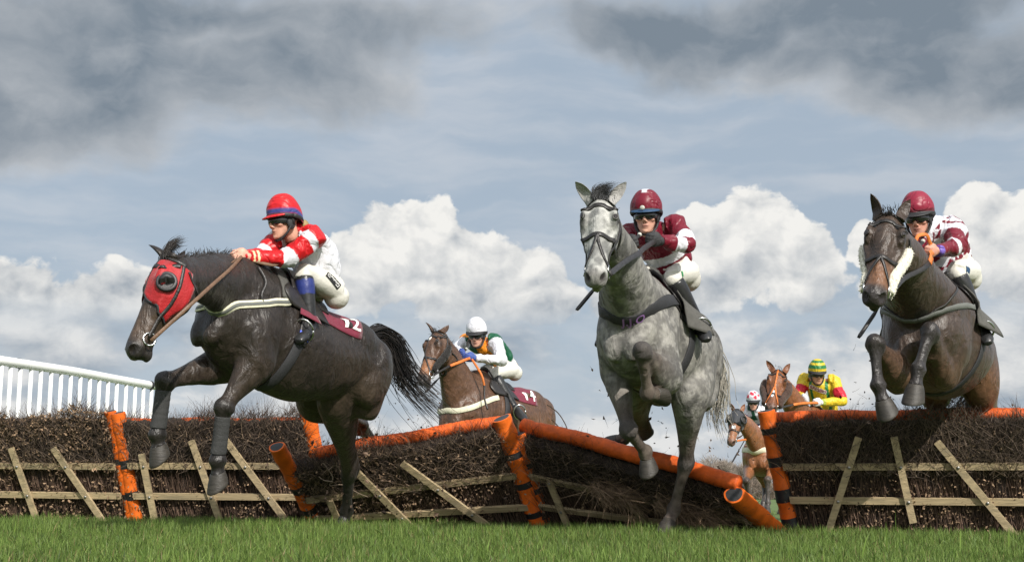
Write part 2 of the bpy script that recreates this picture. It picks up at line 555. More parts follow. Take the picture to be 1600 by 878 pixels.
me.polygons.foreach_set('loop_start', np.concatenate([np.arange(len(quads)) * 4, len(quads) * 4 + np.arange(len(tris)) * 3]).astype(np.int32))
me.update(calc_edges=True)
ca = me.color_attributes.new('Col', 'FLOAT_COLOR', 'POINT')
c4 = np.ones((len(vv), 4), dtype=np.float32); c4[:, :3] = np.concatenate(cs_)
ca.data.foreach_set('color', c4.ravel())
me.materials.append(M['grass_blade'])
go = bpy.data.objects.new('grass', me); COL.objects.link(go)
tag(go, 'fresh green turf grass in front of the hurdles', 'grass', kind='stuff')


# ------------------------------------------------------------------ hurdles
def gp(px, Y):
    """ground point at distance Y under photo column px"""
    p = P(px, 800, Y); p.z = ground_z(p.x)
    return p


def twigs(starts, dirs, lens, r0, cols, bend=0.25, segs=3):
    """many thin tapered three-sided twigs -> verts, quads, colours"""
    n = len(starts)
    d = dirs / (np.linalg.norm(dirs, axis=1, keepdims=True) + 1e-9)
    up = rng.normal(0, 1, (n, 3))
    s = np.cross(d, up); s /= np.linalg.norm(s, axis=1, keepdims=True) + 1e-9
    u = np.cross(s, d)
    bd = rng.normal(0, bend, (n, 2)) * lens[:, None]
    vs = np.zeros((n, segs + 1, 3, 3))
    for k in range(segs + 1):
        t = k / segs
        c = starts + d * (lens * t)[:, None] + s * (bd[:, :1] * t * t) + u * (bd[:, 1:] * t * t)
        r = (r0 * (1 - 0.75 * t))[:, None]
        for j in range(3):
            a = j * 2 * math.pi / 3
            vs[:, k, j] = c + s * r * math.cos(a) + u * r * math.sin(a)
    f = []
    base = (np.arange(n) * (segs + 1) * 3)[:, None]
    for k in range(segs):
        for j in range(3):
            f.append(base + [k * 3 + j, k * 3 + (j + 1) % 3, (k + 1) * 3 + (j + 1) % 3, (k + 1) * 3 + j])
    return vs.reshape(-1, 3), np.concatenate(f), np.repeat(cols, (segs + 1) * 3, axis=0)


def leaves(cent, size, cols):
    """small curled leaf quads, folded along the middle"""
    n = len(cent)
    a = rng.normal(0, 1, (n, 3)); a /= np.linalg.norm(a, axis=1, keepdims=True)
    b = np.cross(a, rng.normal(0, 1, (n, 3))); b /= np.linalg.norm(b, axis=1, keepdims=True)
    c = np.cross(a, b)
    s = size[:, None]
    vs = np.stack([cent - a * s, cent - b * s * 0.6 + c * s * 0.3, cent + a * s, cent + b * s * 0.6 + c * s * 0.3], 1)
    f = (np.arange(n) * 4)[:, None] + np.array([[0, 1, 2, 3]])
    return vs.reshape(-1, 3), f, np.repeat(cols, 4, axis=0)


def merge(lst):
    v, f, c, o = [], [], [], 0
    for a, b, d in lst:
        v.append(a); f.append(b + o); c.append(d); o += len(a)
    return np.concatenate(v), np.concatenate(f), np.concatenate(c)


def pad_post(par, p0, p1, nrm, rad, bands, mat, name='padded_post', capc='foam_end', flat=0.55):
    """a timber end post in a rounded vinyl pad with black bands; p0 foot, p1 head"""
    p0, p1 = V(p0), V(p1)
    d = (p1 - p0).normalized()
    s = d.cross(nrm).normalized(); u = s.cross(d).normalized()
    if u.dot(nrm) < 0: u = -u
    L = (p1 - p0).length
    b = MB(); rings = 40; n = 18
    vs = []
    for i in range(rings + 1):
        t = i / rings
        k = 1 + 0.035 * math.sin(t * 23 + rad * 90) + 0.03 * math.sin(t * 57 + 2) + (0.05 if any(abs(t - e) < 0.012 for lo, hi in bands for e in (lo, hi)) else 0)
        for j in range(n):
            th = 2 * math.pi * j / n
            x, y = math.cos(th), math.sin(th)
            yy = y * (1.0 if y > 0 else flat)
            vs.append(p0 + d * (L * t) + s * (x * rad * k) + u * (yy * rad * k))
    fs, ms = [], []
    for i in range(rings):
        t = (i + 0.5) / rings
        blk = any(lo <= t <= hi for lo, hi in bands)
        for j in range(n):
            fs.append((i * n + j, i * n + (j + 1) % n, (i + 1) * n + (j + 1) % n, (i + 1) * n + j))
            ms.append(1 if blk else 0)
    o = len(b.v); b.v += [tuple(x) for x in vs]; b.f += fs; b.m += ms; b.c += [(1, 1, 1)] * len(vs)
    obj_ = b.build(name, [M[mat], M['black_vinyl']], par)
    e = MB()
    ring = [V(vs[rings * n + j]) for j in range(n)]
    cc = sum(ring, V()) / n
    inn = [cc + (r - cc) * 0.86 + d * 0.001 for r in ring]
    lowr = [cc + (r - cc) * 0.82 + d * 0.002 for r in ring]
    e.add(ring + inn + lowr + [cc + d * 0.008],
          [(j, (j + 1) % n, n + (j + 1) % n, n + j) for j in range(n)] + [(n + j, n + (j + 1) % n, 2 * n + (j + 1) % n, 2 * n + j) for j in range(n)] + [(2 * n + j, 2 * n + (j + 1) % n, 3 * n) for j in range(n)],
          None)
    e.m = [0] * n + [0] * n + [1] * n
    e.build('post_end', [M[mat], M[capc]], obj_)
    return obj_


def hurdle(label, bl, br, tl, tr, rails, slats, post_l, post_r, brush, seed, top_rad=0.06, top_from=0.0, top_to=1.0, top_off=0.0, top_w=-0.075):
    """bl, br feet and tl, tr heads of the panel; slats are (u0, v0, u1, v1); built as one thing with parts"""
    bl, br, tl, tr = map(V, (bl, br, tl, tr))
    base = (bl + br) / 2
    root = empty('brush_hurdle', base, label, 'hurdle', 'birch hurdles in a row across the turf')

    def at(u, v, w=0.0):
        p = (bl * (1 - u) + br * u) * (1 - v) + (tl * (1 - u) + tr * u) * v
        du = (br - bl) * (1 - v) + (tr - tl) * v
        dv = (tl - bl) * (1 - u) + (tr - br) * u
        nr = du.cross(dv).normalized()
        if nr.y > 0: nr = -nr
        return p + nr * w
    nrm = lambda u, v: (at(u, v, 1.0) - at(u, v, 0.0))
    L = (br - bl).length
    H = ((tl - bl).length + (tr - br).length) / 2
    # packed core: lumpy slab
    nu, nv = 46, 20
    bm = MB(); vs = []
    for side in (0, 1):
        for i in range(nv + 1):
            for j in range(nu + 1):
                u, v = j / nu, i / nv * 0.95
                bul = 0.035 * math.sin(j * 1.7 + seed) * math.sin(i * 1.1 + seed) * 0.4 + random.uniform(-.008, .008)
                w = (0.035 + (0.03 if v > 0.6 else 0) + bul) if side == 0 else -0.07
                p = at(0.012 + u * 0.976, v, w)
                if i == nv: p.z += random.uniform(-0.02, 0.015)
                vs.append(p)
    q = (nu + 1) * (nv + 1)
    fs = []
    for s_ in (0, 1):
        for i in range(nv):
            for j in range(nu):
                a = s_ * q + i * (nu + 1) + j
                fs.append((a, a + 1, a + nu + 2, a + nu + 1) if s_ else (a, a + nu + 1, a + nu + 2, a + 1))
    for j in range(nu):
        a = nv * (nu + 1) + j
        fs.append((a, a + q, a + q + 1, a + 1))
    for i in range(nv):
        a = i * (nu + 1); fs.append((a, a + q, a + q + nu + 1, a + nu + 1))
        a = i * (nu + 1) + nu; fs.append((a, a + nu + 1, a + q + nu + 1, a + q))
    bm.add(vs, fs)
    # twigs; the head of the brush rises and sags along the panel
    jobs = []
    hgt_ = lambda u: .035 * np.sin(u * L * 3.1 + seed * 2) + .030 * np.sin(u * L * 7.3 + seed) + .020 * np.sin(u * L * 17 + 3 * seed)
    patch_ = lambda u, v: (.62 + .55 * vnoise(np.stack([u * L * 4.5 + seed * 9, v * 4.0, v * 0 + seed], -1), 1.0, 3) + .25 * vnoise(np.stack([u * L * 14 + seed * 9, v * 12.0, v * 0 + seed], -1), 1.0, 4))[:, None]
    bx = lambda u, v, w: np.array([[*at(a, b, c)] for a, b, c in zip(u, v, w)])
    n1 = int(1500 * L * brush.get('dense', 1.0))
    ex = (tr - tl).normalized(); upv = ((tl - bl) + (tr - br)).normalized()
    exn, upn, nn = np.array(ex), np.array(upv), np.array(nrm(.5, .5))
    sk = brush.get('skew', 0.2)
    # upper fluff
    u = rng.uniform(0.01, 0.99, n1); v = rng.uniform(0.50, 0.97, n1); w = rng.uniform(0.02, 0.115, n1)
    v = v + hgt_(u) * np.clip((v - .5) / .45, 0, 1)
    st = bx(u, v, w)
    dr = upn * rng.uniform(0.25, 1.1, (n1, 1)) + exn * rng.normal(sk, 0.55, (n1, 1)) + nn * rng.normal(0.12, 0.22, (n1, 1))
    ln = rng.uniform(0.07, 0.20, n1) * np.where(v > 0.9, 0.65, 1)
    u1 = rng.uniform(0, 1, (n1, 1))
    cl = np.array([[0.028, 0.021, 0.017]]) * (1 - u1) + np.array([[0.165, 0.122, 0.092]]) * u1
    pale = rng.uniform(0, 1, n1) < brush.get('pale', 0.12)
    cl[pale] = np.array([0.27, 0.19, 0.13]) * rng.uniform(0.6, 1.1, (pale.sum(), 1))
    jobs.append(twigs(st, dr, ln, rng.uniform(0.0014, 0.0030, n1), cl * patch_(u, v), 0.25))
    # sprigs sticking out of the top
    n2 = int(800 * L)
    u = rng.uniform(0.01, 0.99, n2); st = bx(u, rng.uniform(0.84, 0.97, n2) + hgt_(u), rng.uniform(-0.10, 0.10, n2))
    dr = upn * rng.uniform(0.5, 1.0, (n2, 1)) + exn * rng.normal(sk, 0.5, (n2, 1)) + nn * rng.normal(0.0, 0.25, (n2, 1))
    clump = 0.6 + 0.5 * np.sin(u * L * 9 + seed) * np.sin(u * L * 23 + 2 * seed)
    jobs.append(twigs(st, dr, rng.uniform(0.06, 0.20, n2) * (0.55 + 0.75 * np.clip(clump, 0, 1.2) ** 1.5) * brush.get('top', 1.0), rng.uniform(0.0012, 0.0026, n2), np.tile([0.06, 0.04, 0.03], (n2, 1)) * rng.uniform(0.4, 1.9, (n2, 1)), 0.25))
    # upright stems low down
    n3 = int(900 * L)
    u = rng.uniform(0.01, 0.99, n3); v = rng.uniform(-0.02, 0.42, n3); st = bx(u, v, rng.uniform(0.028, 0.062, n3))
    dr = upn * np.ones((n3, 1)) + exn * rng.normal(0.03, 0.13, (n3, 1)) + nn * rng.normal(0.0, 0.04, (n3, 1))
    cl = np.array([[0.085, 0.055, 0.040]]) * rng.uniform(0.35, 2.2, (n3, 1))
    jobs.append(twigs(st, dr, rng.uniform(0.12, 0.3, n3), rng.uniform(0.0016, 0.0042, n3), cl * patch_(u, v), 0.07))
    # dead leaves caught in the brush
    for (cnt, v0, v1) in brush.get('leaves', ((500, 0.55, 0.97), (420, 0.02, 0.5))):
        n4 = int(cnt * L)
        uu_, vv_ = rng.uniform(0.0, 1.0, n4), rng.uniform(v0, v1, n4)
        keep = vnoise(np.stack([uu_ * L * 6 + seed * 5, vv_ * 5, vv_ * 0], -1), 1.0, 8) + rng.uniform(-.3, .3, n4) > .42
        uu_, vv_ = uu_[keep], vv_[keep]; n4 = len(uu_)
        st = bx(uu_, vv_ + hgt_(uu_) * (vv_ > .6), rng.uniform(0.04, 0.115, n4))
        cl = np.array([[0.26, 0.175, 0.11]]) * rng.uniform(0.25, 1.4, (n4, 1))
        jobs.append(leaves(st, rng.uniform(0.006, 0.016, n4) * brush.get('leafk', 1.0), cl))
    for fn in brush.get('extra', ()):
        jobs.append(fn(at, exn, upn, nn))
    core = bm.build('packed_core', M['brush_core'], root)
    tv, tf, tcol = merge(jobs)
    make_mesh('birch_twigs', tv, tf, [M['twig']], None, tcol, False, root)
    # timber frame on the landing side
    for v in rails:
        b = MB(); pts = [at(u, v, 0.088) for u in np.linspace(0.02, 0.985, 7)]
        for i in range(6):
            c = (pts[i] + pts[i + 1]) / 2; d = (pts[i + 1] - pts[i])
            up_ = (at(0.5, v + .1) - at(.5, v)).normalized()
            n_ = d.normalized().cross(up_).normalized()
            b.box(c, (d.normalized(), up_, n_), (d.length / 2 + 0.0, 0.026, 0.013))
        b.build('frame_rail', M['wood_rail'], root, smooth=False)
    for (u0, v0, u1, v1) in slats:
        a0, a1 = at(u0, v0, 0.115), at(u1, v1, 0.115)
        d, s, n_ = axes(a1 - a0, nrm(.5, .5))
        b = MB(); b.box((a0 + a1) / 2, (d, s, n_), ((a1 - a0).length / 2, 0.026, 0.012))
        so = b.build('frame_slat', M['wood'], root, smooth=False)
        for v in rails:
            if min(v0, v1) < v < max(v0, v1):
                k = (v - v0) / (v1 - v0)
                c = a0 + (a1 - a0) * k + n_ * 0.013
                bb = MB(); bb.tube([c - n_ * 0.006, c + n_ * 0.006], 0.011, 10, 1, hint=V((1, 0, .2)))
                bb.build('bolt', M['bolt'], so)
    if post_l: pad_post(root, at(0, -0.02, 0.02) , at(0, post_l.get('h', 1.03), 0.02), nrm(0, .5) - ex * post_l.get('turn', 0), post_l.get('r', 0.065), post_l['bands'], post_l.get('mat', 'orange'))
    if post_r: pad_post(root, at(1, -0.02, 0.02), at(1, post_r.get('h', 1.03), 0.02), nrm(1, .5) + ex * post_r.get('turn', 0), post_r.get('r', 0.065), post_r['bands'], post_r.get('mat', 'orange'))
    if top_rad:
        b = MB(); pts = []; N = 150; rad = []; rv = 0.0
        for i in range(N + 1):
            u = top_from + (top_to - top_from) * i / N
            pts.append(at(u, 0.975 + top_off, top_w) + V((0, 0, 0.006 * math.sin(u * 14 + seed))))
            rv = .55 * rv + random.gauss(0, .022); rad.append(top_rad * (1 + rv + 0.02 * math.sin(i * 0.31 + 1)))
        b.tube(pts, rad, 16, 1, cap=True)
        b.build('top_rail_pad', M['orange_ruck'], root)
    return root


def lean(px, Y, dx, dy, h):
    b = gp(px, Y)
    return b, b + V((dx, dy, h))


def hang(u0, u1, v, cnt):
    """loose pale twigs torn out and hanging over the frame"""
    def fn(at, ex, up, nn):
        n = cnt
        u = rng.uniform(u0, u1, n)
        st = np.array([[*at(a, v + rng.normal(0, .045), rng.uniform(.08, .20))] for a in u])
        dr = ex * rng.normal(0.9, 0.45, (n, 1)) + up * rng.normal(0.0, 0.22, (n, 1)) + nn * rng.normal(0.2, 0.25, (n, 1)) - np.array([[0, 0, 0.12]])
        cl = np.array([[0.27, 0.185, 0.12]]) * rng.uniform(0.4, 1.2, (n, 1))
        return twigs(st, dr, rng.uniform(0.06, 0.26, n), rng.uniform(0.0022, 0.0042, n), cl, 0.45)
    return fn


YB = [11.9, 11.2, 10.95, 10.6, 10.1, 9.45]
SL = [(0.08, 0.93, 0.13, 0.02)]
bA0, bA1 = gp(-130, 11.55), gp(213, 11.15)
tA = V((-0.13, -0.26, 0.925))
hurdle('long leafy birch hurdle at the left edge, ending in a tall orange post', bA0, bA1, bA0 + tA, bA1 + tA + V((-.03, 0, 0)), (0.55, 0.285),
       [(0.545, 0.72, 0.60, 0.02), (0.735, 0.72, 0.905, 0.0)], None, dict(bands=((0.26, 0.31), (0.54, 0.59)), r=0.058, turn=-0.6),
       dict(dense=1.15, leaves=((3600, 0.5, 1.02), (1100, 0.0, 0.5)), leafk=1.25, skew=0.15, pale=0.1), 1.0, top_rad=0)
bB0, bB1 = gp(219, 11.14), gp(520, 10.95)
hurdle('upright birch hurdle behind the black horse forelegs', bB0, bB1, bB0 + V((-.14, -.26, .91)), bB1 + V((-.19, -.22, .93)), (0.565, 0.29),
       [(0.11, 0.68, 0.115, 0.0), (0.385, 0.80, 0.46, 0.0), (0.555, 0.83, 0.82, 0.0)],
       dict(bands=((0.25, 0.32), (0.53, 0.60)), r=0.066), dict(bands=((0.26, 0.32),), r=0.066, h=1.02),
       dict(skew=0.35, leaves=((160, 0.55, 0.97), (700, 0.0, 0.5))), 2.0, top_rad=0.04, top_off=-0.06)
bC0, bC1 = gp(503, 10.78), gp(848, 10.5)
hurdle('twisted birch hurdle knocked askew under the black horse hind leg', bC0, bC1, P(449, 724, 10.2), P(786, 660, 10.15), (0.56, 0.27),
       [(0.13, 0.55, 0.125, 0.0), (0.30, 0.86, 0.475, 0.0), (0.51, 0.86, 0.83, 0.02)],
       dict(bands=((0.26, 0.33), (0.50, 0.58)), r=0.066, h=1.29), dict(bands=((0.18, 0.23), (0.42, 0.48), (0.68, 0.73)), r=0.082, h=1.05, turn=0.5),
       dict(skew=0.2, pale=0.3, top=1.1, leaves=((900, 0.5, 0.97), (2000, 0.0, 0.6))), 3.0, top_rad=0.052, top_off=0.01, top_from=0.14)
bD0, bD1 = gp(855, 10.5), gp(1226, 10.0)
hurdle('flattened birch hurdle pushed over with a bare orange top roll under the grey horse', bD0, bD1, P(812, 672, 10.2), P(1152, 768, 9.2), (0.60, 0.30),
       [(0.12, 0.62, 0.125, 0.0), (0.46, 0.62, 0.52, 0.0), (0.72, 0.5, 0.78, 0.0)],
       dict(bands=((0.18, 0.24), (0.42, 0.48), (0.68, 0.73)), r=0.072, h=.98, turn=0.3), dict(bands=(), r=0.08, h=1.04, turn=0.2),
       dict(skew=0.4, pale=0.2, top=0.8, extra=(hang(0.34, 0.52, 0.72, 520), hang(0.62, 0.86, 0.72, 620)), leaves=((220, 0.5, 0.97), (200, 0.0, 0.5))), 4.0, top_rad=0.060, top_off=0.045, top_w=-0.06)
bE0, bE1 = gp(1238, 10.0), gp(1700, 9.45)
hurdle('straight dense birch hurdle at the right under the dark bay horse', bE0, bE1, bE0 + V((-.20, -.17, .905)), bE1 + V((-.20, -.17, .935)), (0.60, 0.325),
       [(0.305, 0.84, 0.115, 0.0), (0.425, 0.84, 0.43, 0.16), (0.565, 0.80, 0.76, 0.06)],
       dict(bands=((0.05, 0.17), (0.30, 0.39), (0.58, 0.66), (0.83, 0.87)), r=0.066, h=1.05), None,
       dict(dense=1.5, skew=0.1, pale=0.05, top=0.8, leaves=((200, 0.6, 0.97), (1000, 0.02, 0.5))), 5.0, top_rad=0.05, top_off=-0.005)

# debris thrown up by the hooves
lst = []
for (cx, cy, Y, sx_, sy_, n) in ((560, 700, 10.2, 75, 30, 130), (490, 665, 10.4, 40, 22, 26), (640, 640, 10.3, 60, 20, 24), (1010, 660, 9.6, 45, 28, 46), (1110, 700, 9.7, 60, 25, 24), (700, 690, 10.3, 50, 20, 40),
                                 (1340, 640, 9.9, 30, 18, 26), (1480, 640, 9.8, 60, 12, 40), (590, 770, 10.0, 70, 30, 170), (1380, 560, 9.3, 40, 40, 8), (1330, 620, 12, 30, 20, 12)):
    c = np.array([[*P(cx + rng.normal(0, sx_), cy + rng.normal(0, sy_), Y + rng.normal(0, .12))] for _ in range(n)])
    c = c[c[:, 2] > 0.12]
    n = len(c)
    cl = np.array([[0.06, 0.04, 0.028]]) * rng.uniform(0.3, 3.2, (n, 1))
    lst.append(leaves(c, rng.uniform(0.006, 0.024, n) * rng.uniform(.5, 1.2, n), cl))
    k = n // 3
    lst.append(twigs(c[:k], rng.normal(0, 1, (k, 3)), rng.uniform(0.02, 0.09, k), np.full(k, 0.0018), np.tile([0.07, 0.045, 0.03], (k, 1)), 0.5))
# two long torn twigs flying under the black horse
crv = MB()
tw = [[(505, 723), (520, 745), (515, 758), (535, 757), (560, 770), (575, 776)], [(512, 735), (525, 727), (535, 742), (548, 766)], [(855, 632), (872, 645), (884, 664), (890, 682)], [(862, 655), (874, 668), (882, 678)], [(520, 752), (506, 750), (498, 744)]]
for t in tw:
    crv.tube([P(a, b, 10.12 + 0.02 * i) for i, (a, b) in enumerate(t)], [0.005 - 0.0006 * i for i in range(len(t))], 6, 4)
nv_ = np.array(crv.v); nf_ = [f for f in crv.f if len(f) == 4]
lst.append((nv_, np.array(nf_), np.tile([0.25, 0.19, 0.14], (len(nv_), 1))))
dv, dfc, dc = merge(lst)
tag(make_mesh('flying_debris', dv, dfc, [M['twig']], None, dc, False), 'scraps of birch twig, leaf and turf kicked into the air over the hurdles', 'debris', kind='stuff')

# ------------------------------------------------------------------ white running rail at the left
ra = [(-60, 555, 11.8), (0, 563, 12.1), (60, 572, 12.6), (120, 581, 13.2), (180, 592, 13.9), (243, 603, 14.7)]
rp = [P(*a) for a in ra]
rr = empty('running_rail', V((rp[2].x, rp[2].y, ground_z(rp[2].x))), 'curving white plastic running rail with many uprights beyond the left hurdle', 'rail fence')
b = MB(); b.tube(rp, 0.045, 16, 6); b.build('top_rail', M['white_pvc'], rr)


def rail_at(px):
    for i in range(len(ra) - 1):
        if ra[i][0] <= px <= ra[i + 1][0]:
            t = (px - ra[i][0]) / (ra[i + 1][0] - ra[i][0]); return rp[i].lerp(rp[i + 1], t)
    return rp[-1].copy()


for px in (-46, -29, -13, 3, 17, 32, 49, 64.5, 80, 95.5, 111, 126, 140.5, 155, 169, 183, 197, 211, 224, 237):
    t = rail_at(px); f = V((t.x, t.y, ground_z(t.x)))
    b = MB(); b.tube([f - V((0, 0, .05)), t - V((0, 0, 0.02))], 0.0205, 10, 1, hint=V((0, 1, 0))); b.build('upright', M['white_pvc'], rr)
for px in (29, 234):
    t = rail_at(px); d = (rail_at(px + 4) - rail_at(px - 4)).normalized()
    b = MB(); b.tube([t - d * 0.022, t + d * 0.022], 0.049, 16, 1); b.build('joint_collar', M['black_vinyl'], rr)


# ------------------------------------------------------------------ bare winter trees on the skyline
def bare_tree(px, Y, h, wdt, seed):
    rs = random.Random(seed)
    base = gp(px, Y)
    root = empty('bare_tree', base)
    tb = MB(); tips = []
    def grow(p, d, L, r, lvl):
        q = p + d * L
        mid = p.lerp(q, .5) + V((rs.uniform(-1, 1), rs.uniform(-1, 1), 0)) * L * .06
        tb.tube([p, mid, q], [r, r * .85, r * .68], 5, 2)
        if lvl == 0:
            tips.append((q, d)); return
        for _ in range(rs.choice((3, 4, 4))):
            nd = (d + V((rs.gauss(0, .5) * wdt, rs.gauss(0, .5) * wdt, rs.uniform(-.15, .4)))).normalized()
            grow(p.lerp(q, rs.uniform(.55, 1)), nd, L * rs.uniform(.6, .8), r * .6, lvl - 1)
            if lvl == 1: tips.append((p.lerp(q, rs.uniform(.3, 1)), nd))
    grow(base - V((0, 0, .1)), V((0, 0, 1)), h * .30, h * .022, 3)
    tb.build('trunk', M['bark'], root)
    st, dr = [], []
    for q, d in tips:
        for _ in range(22):
            st.append([*(q + V((rs.gauss(0, .03), rs.gauss(0, .03), rs.gauss(0, .03))) * h)]); dr.append([d.x + rs.gauss(0, .6), d.y + rs.gauss(0, .6), d.z + rs.gauss(.15, .45)])
    n = len(st)
    cl = np.array([[0.30, 0.25, 0.21]]) * rng.uniform(.55, 1.2, (n, 1))
    v, f, c = twigs(np.array(st), np.array(dr), rng.uniform(.06, .15, n) * h, np.full(n, .0035 * h), cl, .2, 2)
    make_mesh('crown', v, f, [M['twig_far']], None, c, False, root)
    return root


tl = [(893, 106, 3.1, 1.2, 'low leafless bush at the left end of the skyline trees, behind the orange roll', 'shrub'),
      (930, 110, 3.4, 1.2, 'small bare tree on the skyline between the low bush and the grey horse lifted hoof', 'tree'),
      (975, 108, 3.3, 1.2, 'bare tree directly behind the grey horse lifted hoof', 'tree'),
      (1042, 112, 3.5, 1.2, 'bare tree just left of the grey horse planted hind leg', 'tree'),
      (1084, 100, 3.3, 1.2, 'bare brown tree touching the right side of the grey horse hock', 'tree'),
      (1104, 98, 3.1, 1.25, 'dense bare brown tree in the middle of the gap right of the grey horse hock', 'tree'),
      (1124, 104, 3.7, 1.2, 'tallest pale bare tree just left of the hooded chestnut horse', 'tree'),
      (1146, 108, 3.4, 1.2, 'bare tree whose crown meets the front edge of the hooded chestnut chest', 'tree'),
      (1172, 112, 3.2, 1.2, 'bare tree behind the knees of the hooded chestnut horse', 'tree'),
      (1196, 106, 3.1, 1.2, 'bare tree between the hooded chestnut forelegs and the striped post', 'tree'),
      (1222, 110, 3.3, 1.2, 'bare tree mostly hidden behind the striped orange and black post', 'tree')]
for i, (px, Y, h, w, lb, ct) in enumerate(tl):
    tag(bare_tree(px, Y, h * 1.25, w, 40 + i), lb, ct, 'bare trees on the skyline')

# low leafless hedge that closes the course far behind
n = 9000
hx = rng.uniform(858, 1262, n)
st = np.array([[*gp(a, 94 + rng.normal(0, 1.2))] for a in hx]); st[:, 2] += rng.uniform(0, 1.1, n)
cl = np.array([[0.17, 0.13, 0.10]]) * rng.uniform(.5, 1.4, (n, 1))
v, f, c = twigs(st, np.stack([rng.normal(0, .5, n), rng.normal(0, .5, n), rng.uniform(.4, 1, n)], -1), rng.uniform(.35, .8, n), np.full(n, .016), cl, .2, 2)
tag(make_mesh('hedge', v, f, [M['twig_far']], None, c, False), 'low brown leafless hedge along the skyline under the bare trees', 'hedge', kind='stuff')
# ================================================================== horses
def coat_mat(name, rough, spec, var, fine):
    m = bpy.data.materials.new(name); m.use_nodes = True
    q = NG(m.node_tree)
    oc = q.n('ShaderNodeTexCoord').outputs['Object']
    c = q.n('ShaderNodeAttribute', attribute_name='Col').outputs['Color']
    n1 = q.noise(oc, 26, 6, .65)
    k = q.m('ADD', 1 - var, q.m('MULTIPLY', q.ss(n1, .3, .7), 2 * var))
    hn = q.noise(q.vm('MULTIPLY', oc, (1, 1, .28)), 210, 3, .6)
    k = q.m('MULTIPLY', k, q.m('ADD', 1 - fine, q.m('MULTIPLY', hn, 2 * fine)))
    c = q.vm('MULTIPLY', c, q.n('ShaderNodeCombineXYZ', {0: k, 1: k, 2: k}).outputs[0])
    big = q.noise(q.vm('MULTIPLY', oc, (1, 1, .5)), 11.5, 3, .5, dist=.8)
    vein = q.m('ABSOLUTE', q.m('SUBTRACT', q.noise(oc, 7, 3, .5, dist=1.2), .5))
    hgt = q.m('ADD', q.m('MULTIPLY', big, 1.0), q.m('MULTIPLY', q.ss(vein, .0, .05), -.03))
    b1 = q.n('ShaderNodeBump', {'Strength': .75, 'Distance': .035, 'Height': hgt}).outputs[0]
    b2 = q.n('ShaderNodeBump', {'Strength': .35, 'Distance': .006, 'Height': hn, 'Normal': b1}).outputs[0]
    rg = q.m('ADD', rough - .08, q.m('MULTIPLY', n1, .18))
    b = q.n('ShaderNodeBsdfPrincipled', {'Base Color': c, 'Roughness': rg, 'Specular IOR Level': spec, 'Sheen Weight': .03, 'Normal': b2})
    q.n('ShaderNodeOutputMaterial', {'Surface': b.outputs[0]})
    return m


M['coat'] = coat_mat('horse_coat', .37, .38, .28, .34)
M['coat_grey'] = coat_mat('grey_horse_coat', .62, .25, .12, .38)
M['hoof'] = pbr('hoof_horn', (0.036, 0.031, 0.025), 0.55, 0.4, 30, 0.35, 12, stretch=(1, 1, 4))
M['eye'] = pbr('horse_eye', (0.012, 0.007, 0.005), 0.06, spec=0.8)
M['hair'] = pbr('horse_hair', (0.02, 0.016, 0.014), 0.5, attr=True, spec=0.4)
M['leather'] = pbr('black_leather', (0.022, 0.019, 0.018), 0.4, 0.35, 70, 0.3, 20, spec=0.5)
M['leather_brown'] = pbr('brown_rein_leather', (0.15, 0.085, 0.05), 0.5, 0.4, 70, 0.25, 20)
M['rubber_orange'] = pbr('orange_rein_rubber', (0.62, 0.17, 0.03), 0.55, 0.5, 120, 0.2, 30)
M['steel'] = pbr('polished_bit_steel', (0.6, 0.6, 0.58), 0.25, metal=1.0)
M['burgundy'] = pbr('burgundy_saddle_cloth', (0.17, 0.012, 0.035), 0.75, 0.5, 260, 0.15, 12, sheen=0.2)
M['white_web'] = pbr('cream_webbing', (0.66, 0.63, 0.48), 0.7, 0.4, 120, 0.14, 20)
M['grey_web'] = pbr('grey_webbing', (0.13, 0.135, 0.125), 0.7, 0.4, 120, 0.1, 20)
M['black_web'] = pbr('black_webbing', (0.025, 0.025, 0.028), 0.7, 0.4, 150, 0.15, 20)
M['purple_print'] = pbr('purple_stitching', (0.30, 0.15, 0.40), 0.7)
M['white_print'] = pbr('white_print', (0.78, 0.77, 0.74), 0.7)
M['blue_tab'] = pbr('blue_girth_tab', (0.03, 0.08, 0.62), 0.45)
M['grey_foam'] = pbr('grey_foam_pad', (0.085, 0.082, 0.074), 0.85, 0.5, 150, 0.15, 15)
M['red_hood'] = pbr('red_hood_cloth', (0.38, 0.010, 0.014), 0.6, 0.5, 45, 0.16, 14, sheen=0.2)
M['black_hood'] = pbr('dark_hood_cloth', (0.03, 0.032, 0.038), 0.6, 0.4, 90, 0.15, 14, sheen=0.2)
M['bandage'] = pbr('grey_leg_bandage', (0.038, 0.038, 0.038), 0.85, 0.5, 90, 0.15, 20)
M['fleece_white'] = pbr('cream_sheepskin', (0.78, 0.74, 0.62), 0.95, 0.9, 110, 0.18, 45, sheen=0.4)
M['fleece_black'] = pbr('black_sheepskin', (0.018, 0.016, 0.015), 0.95, 0.9, 110, 0.3, 45, sheen=0.2)
M['fleece_brown'] = pbr('brown_sheepskin', (0.06, 0.034, 0.025), 0.95, 0.9, 110, 0.3, 45, sheen=0.2)
M['white_tie'] = pbr('white_tongue_tie', (0.72, 0.74, 0.77), 0.6, 0.2, 40)


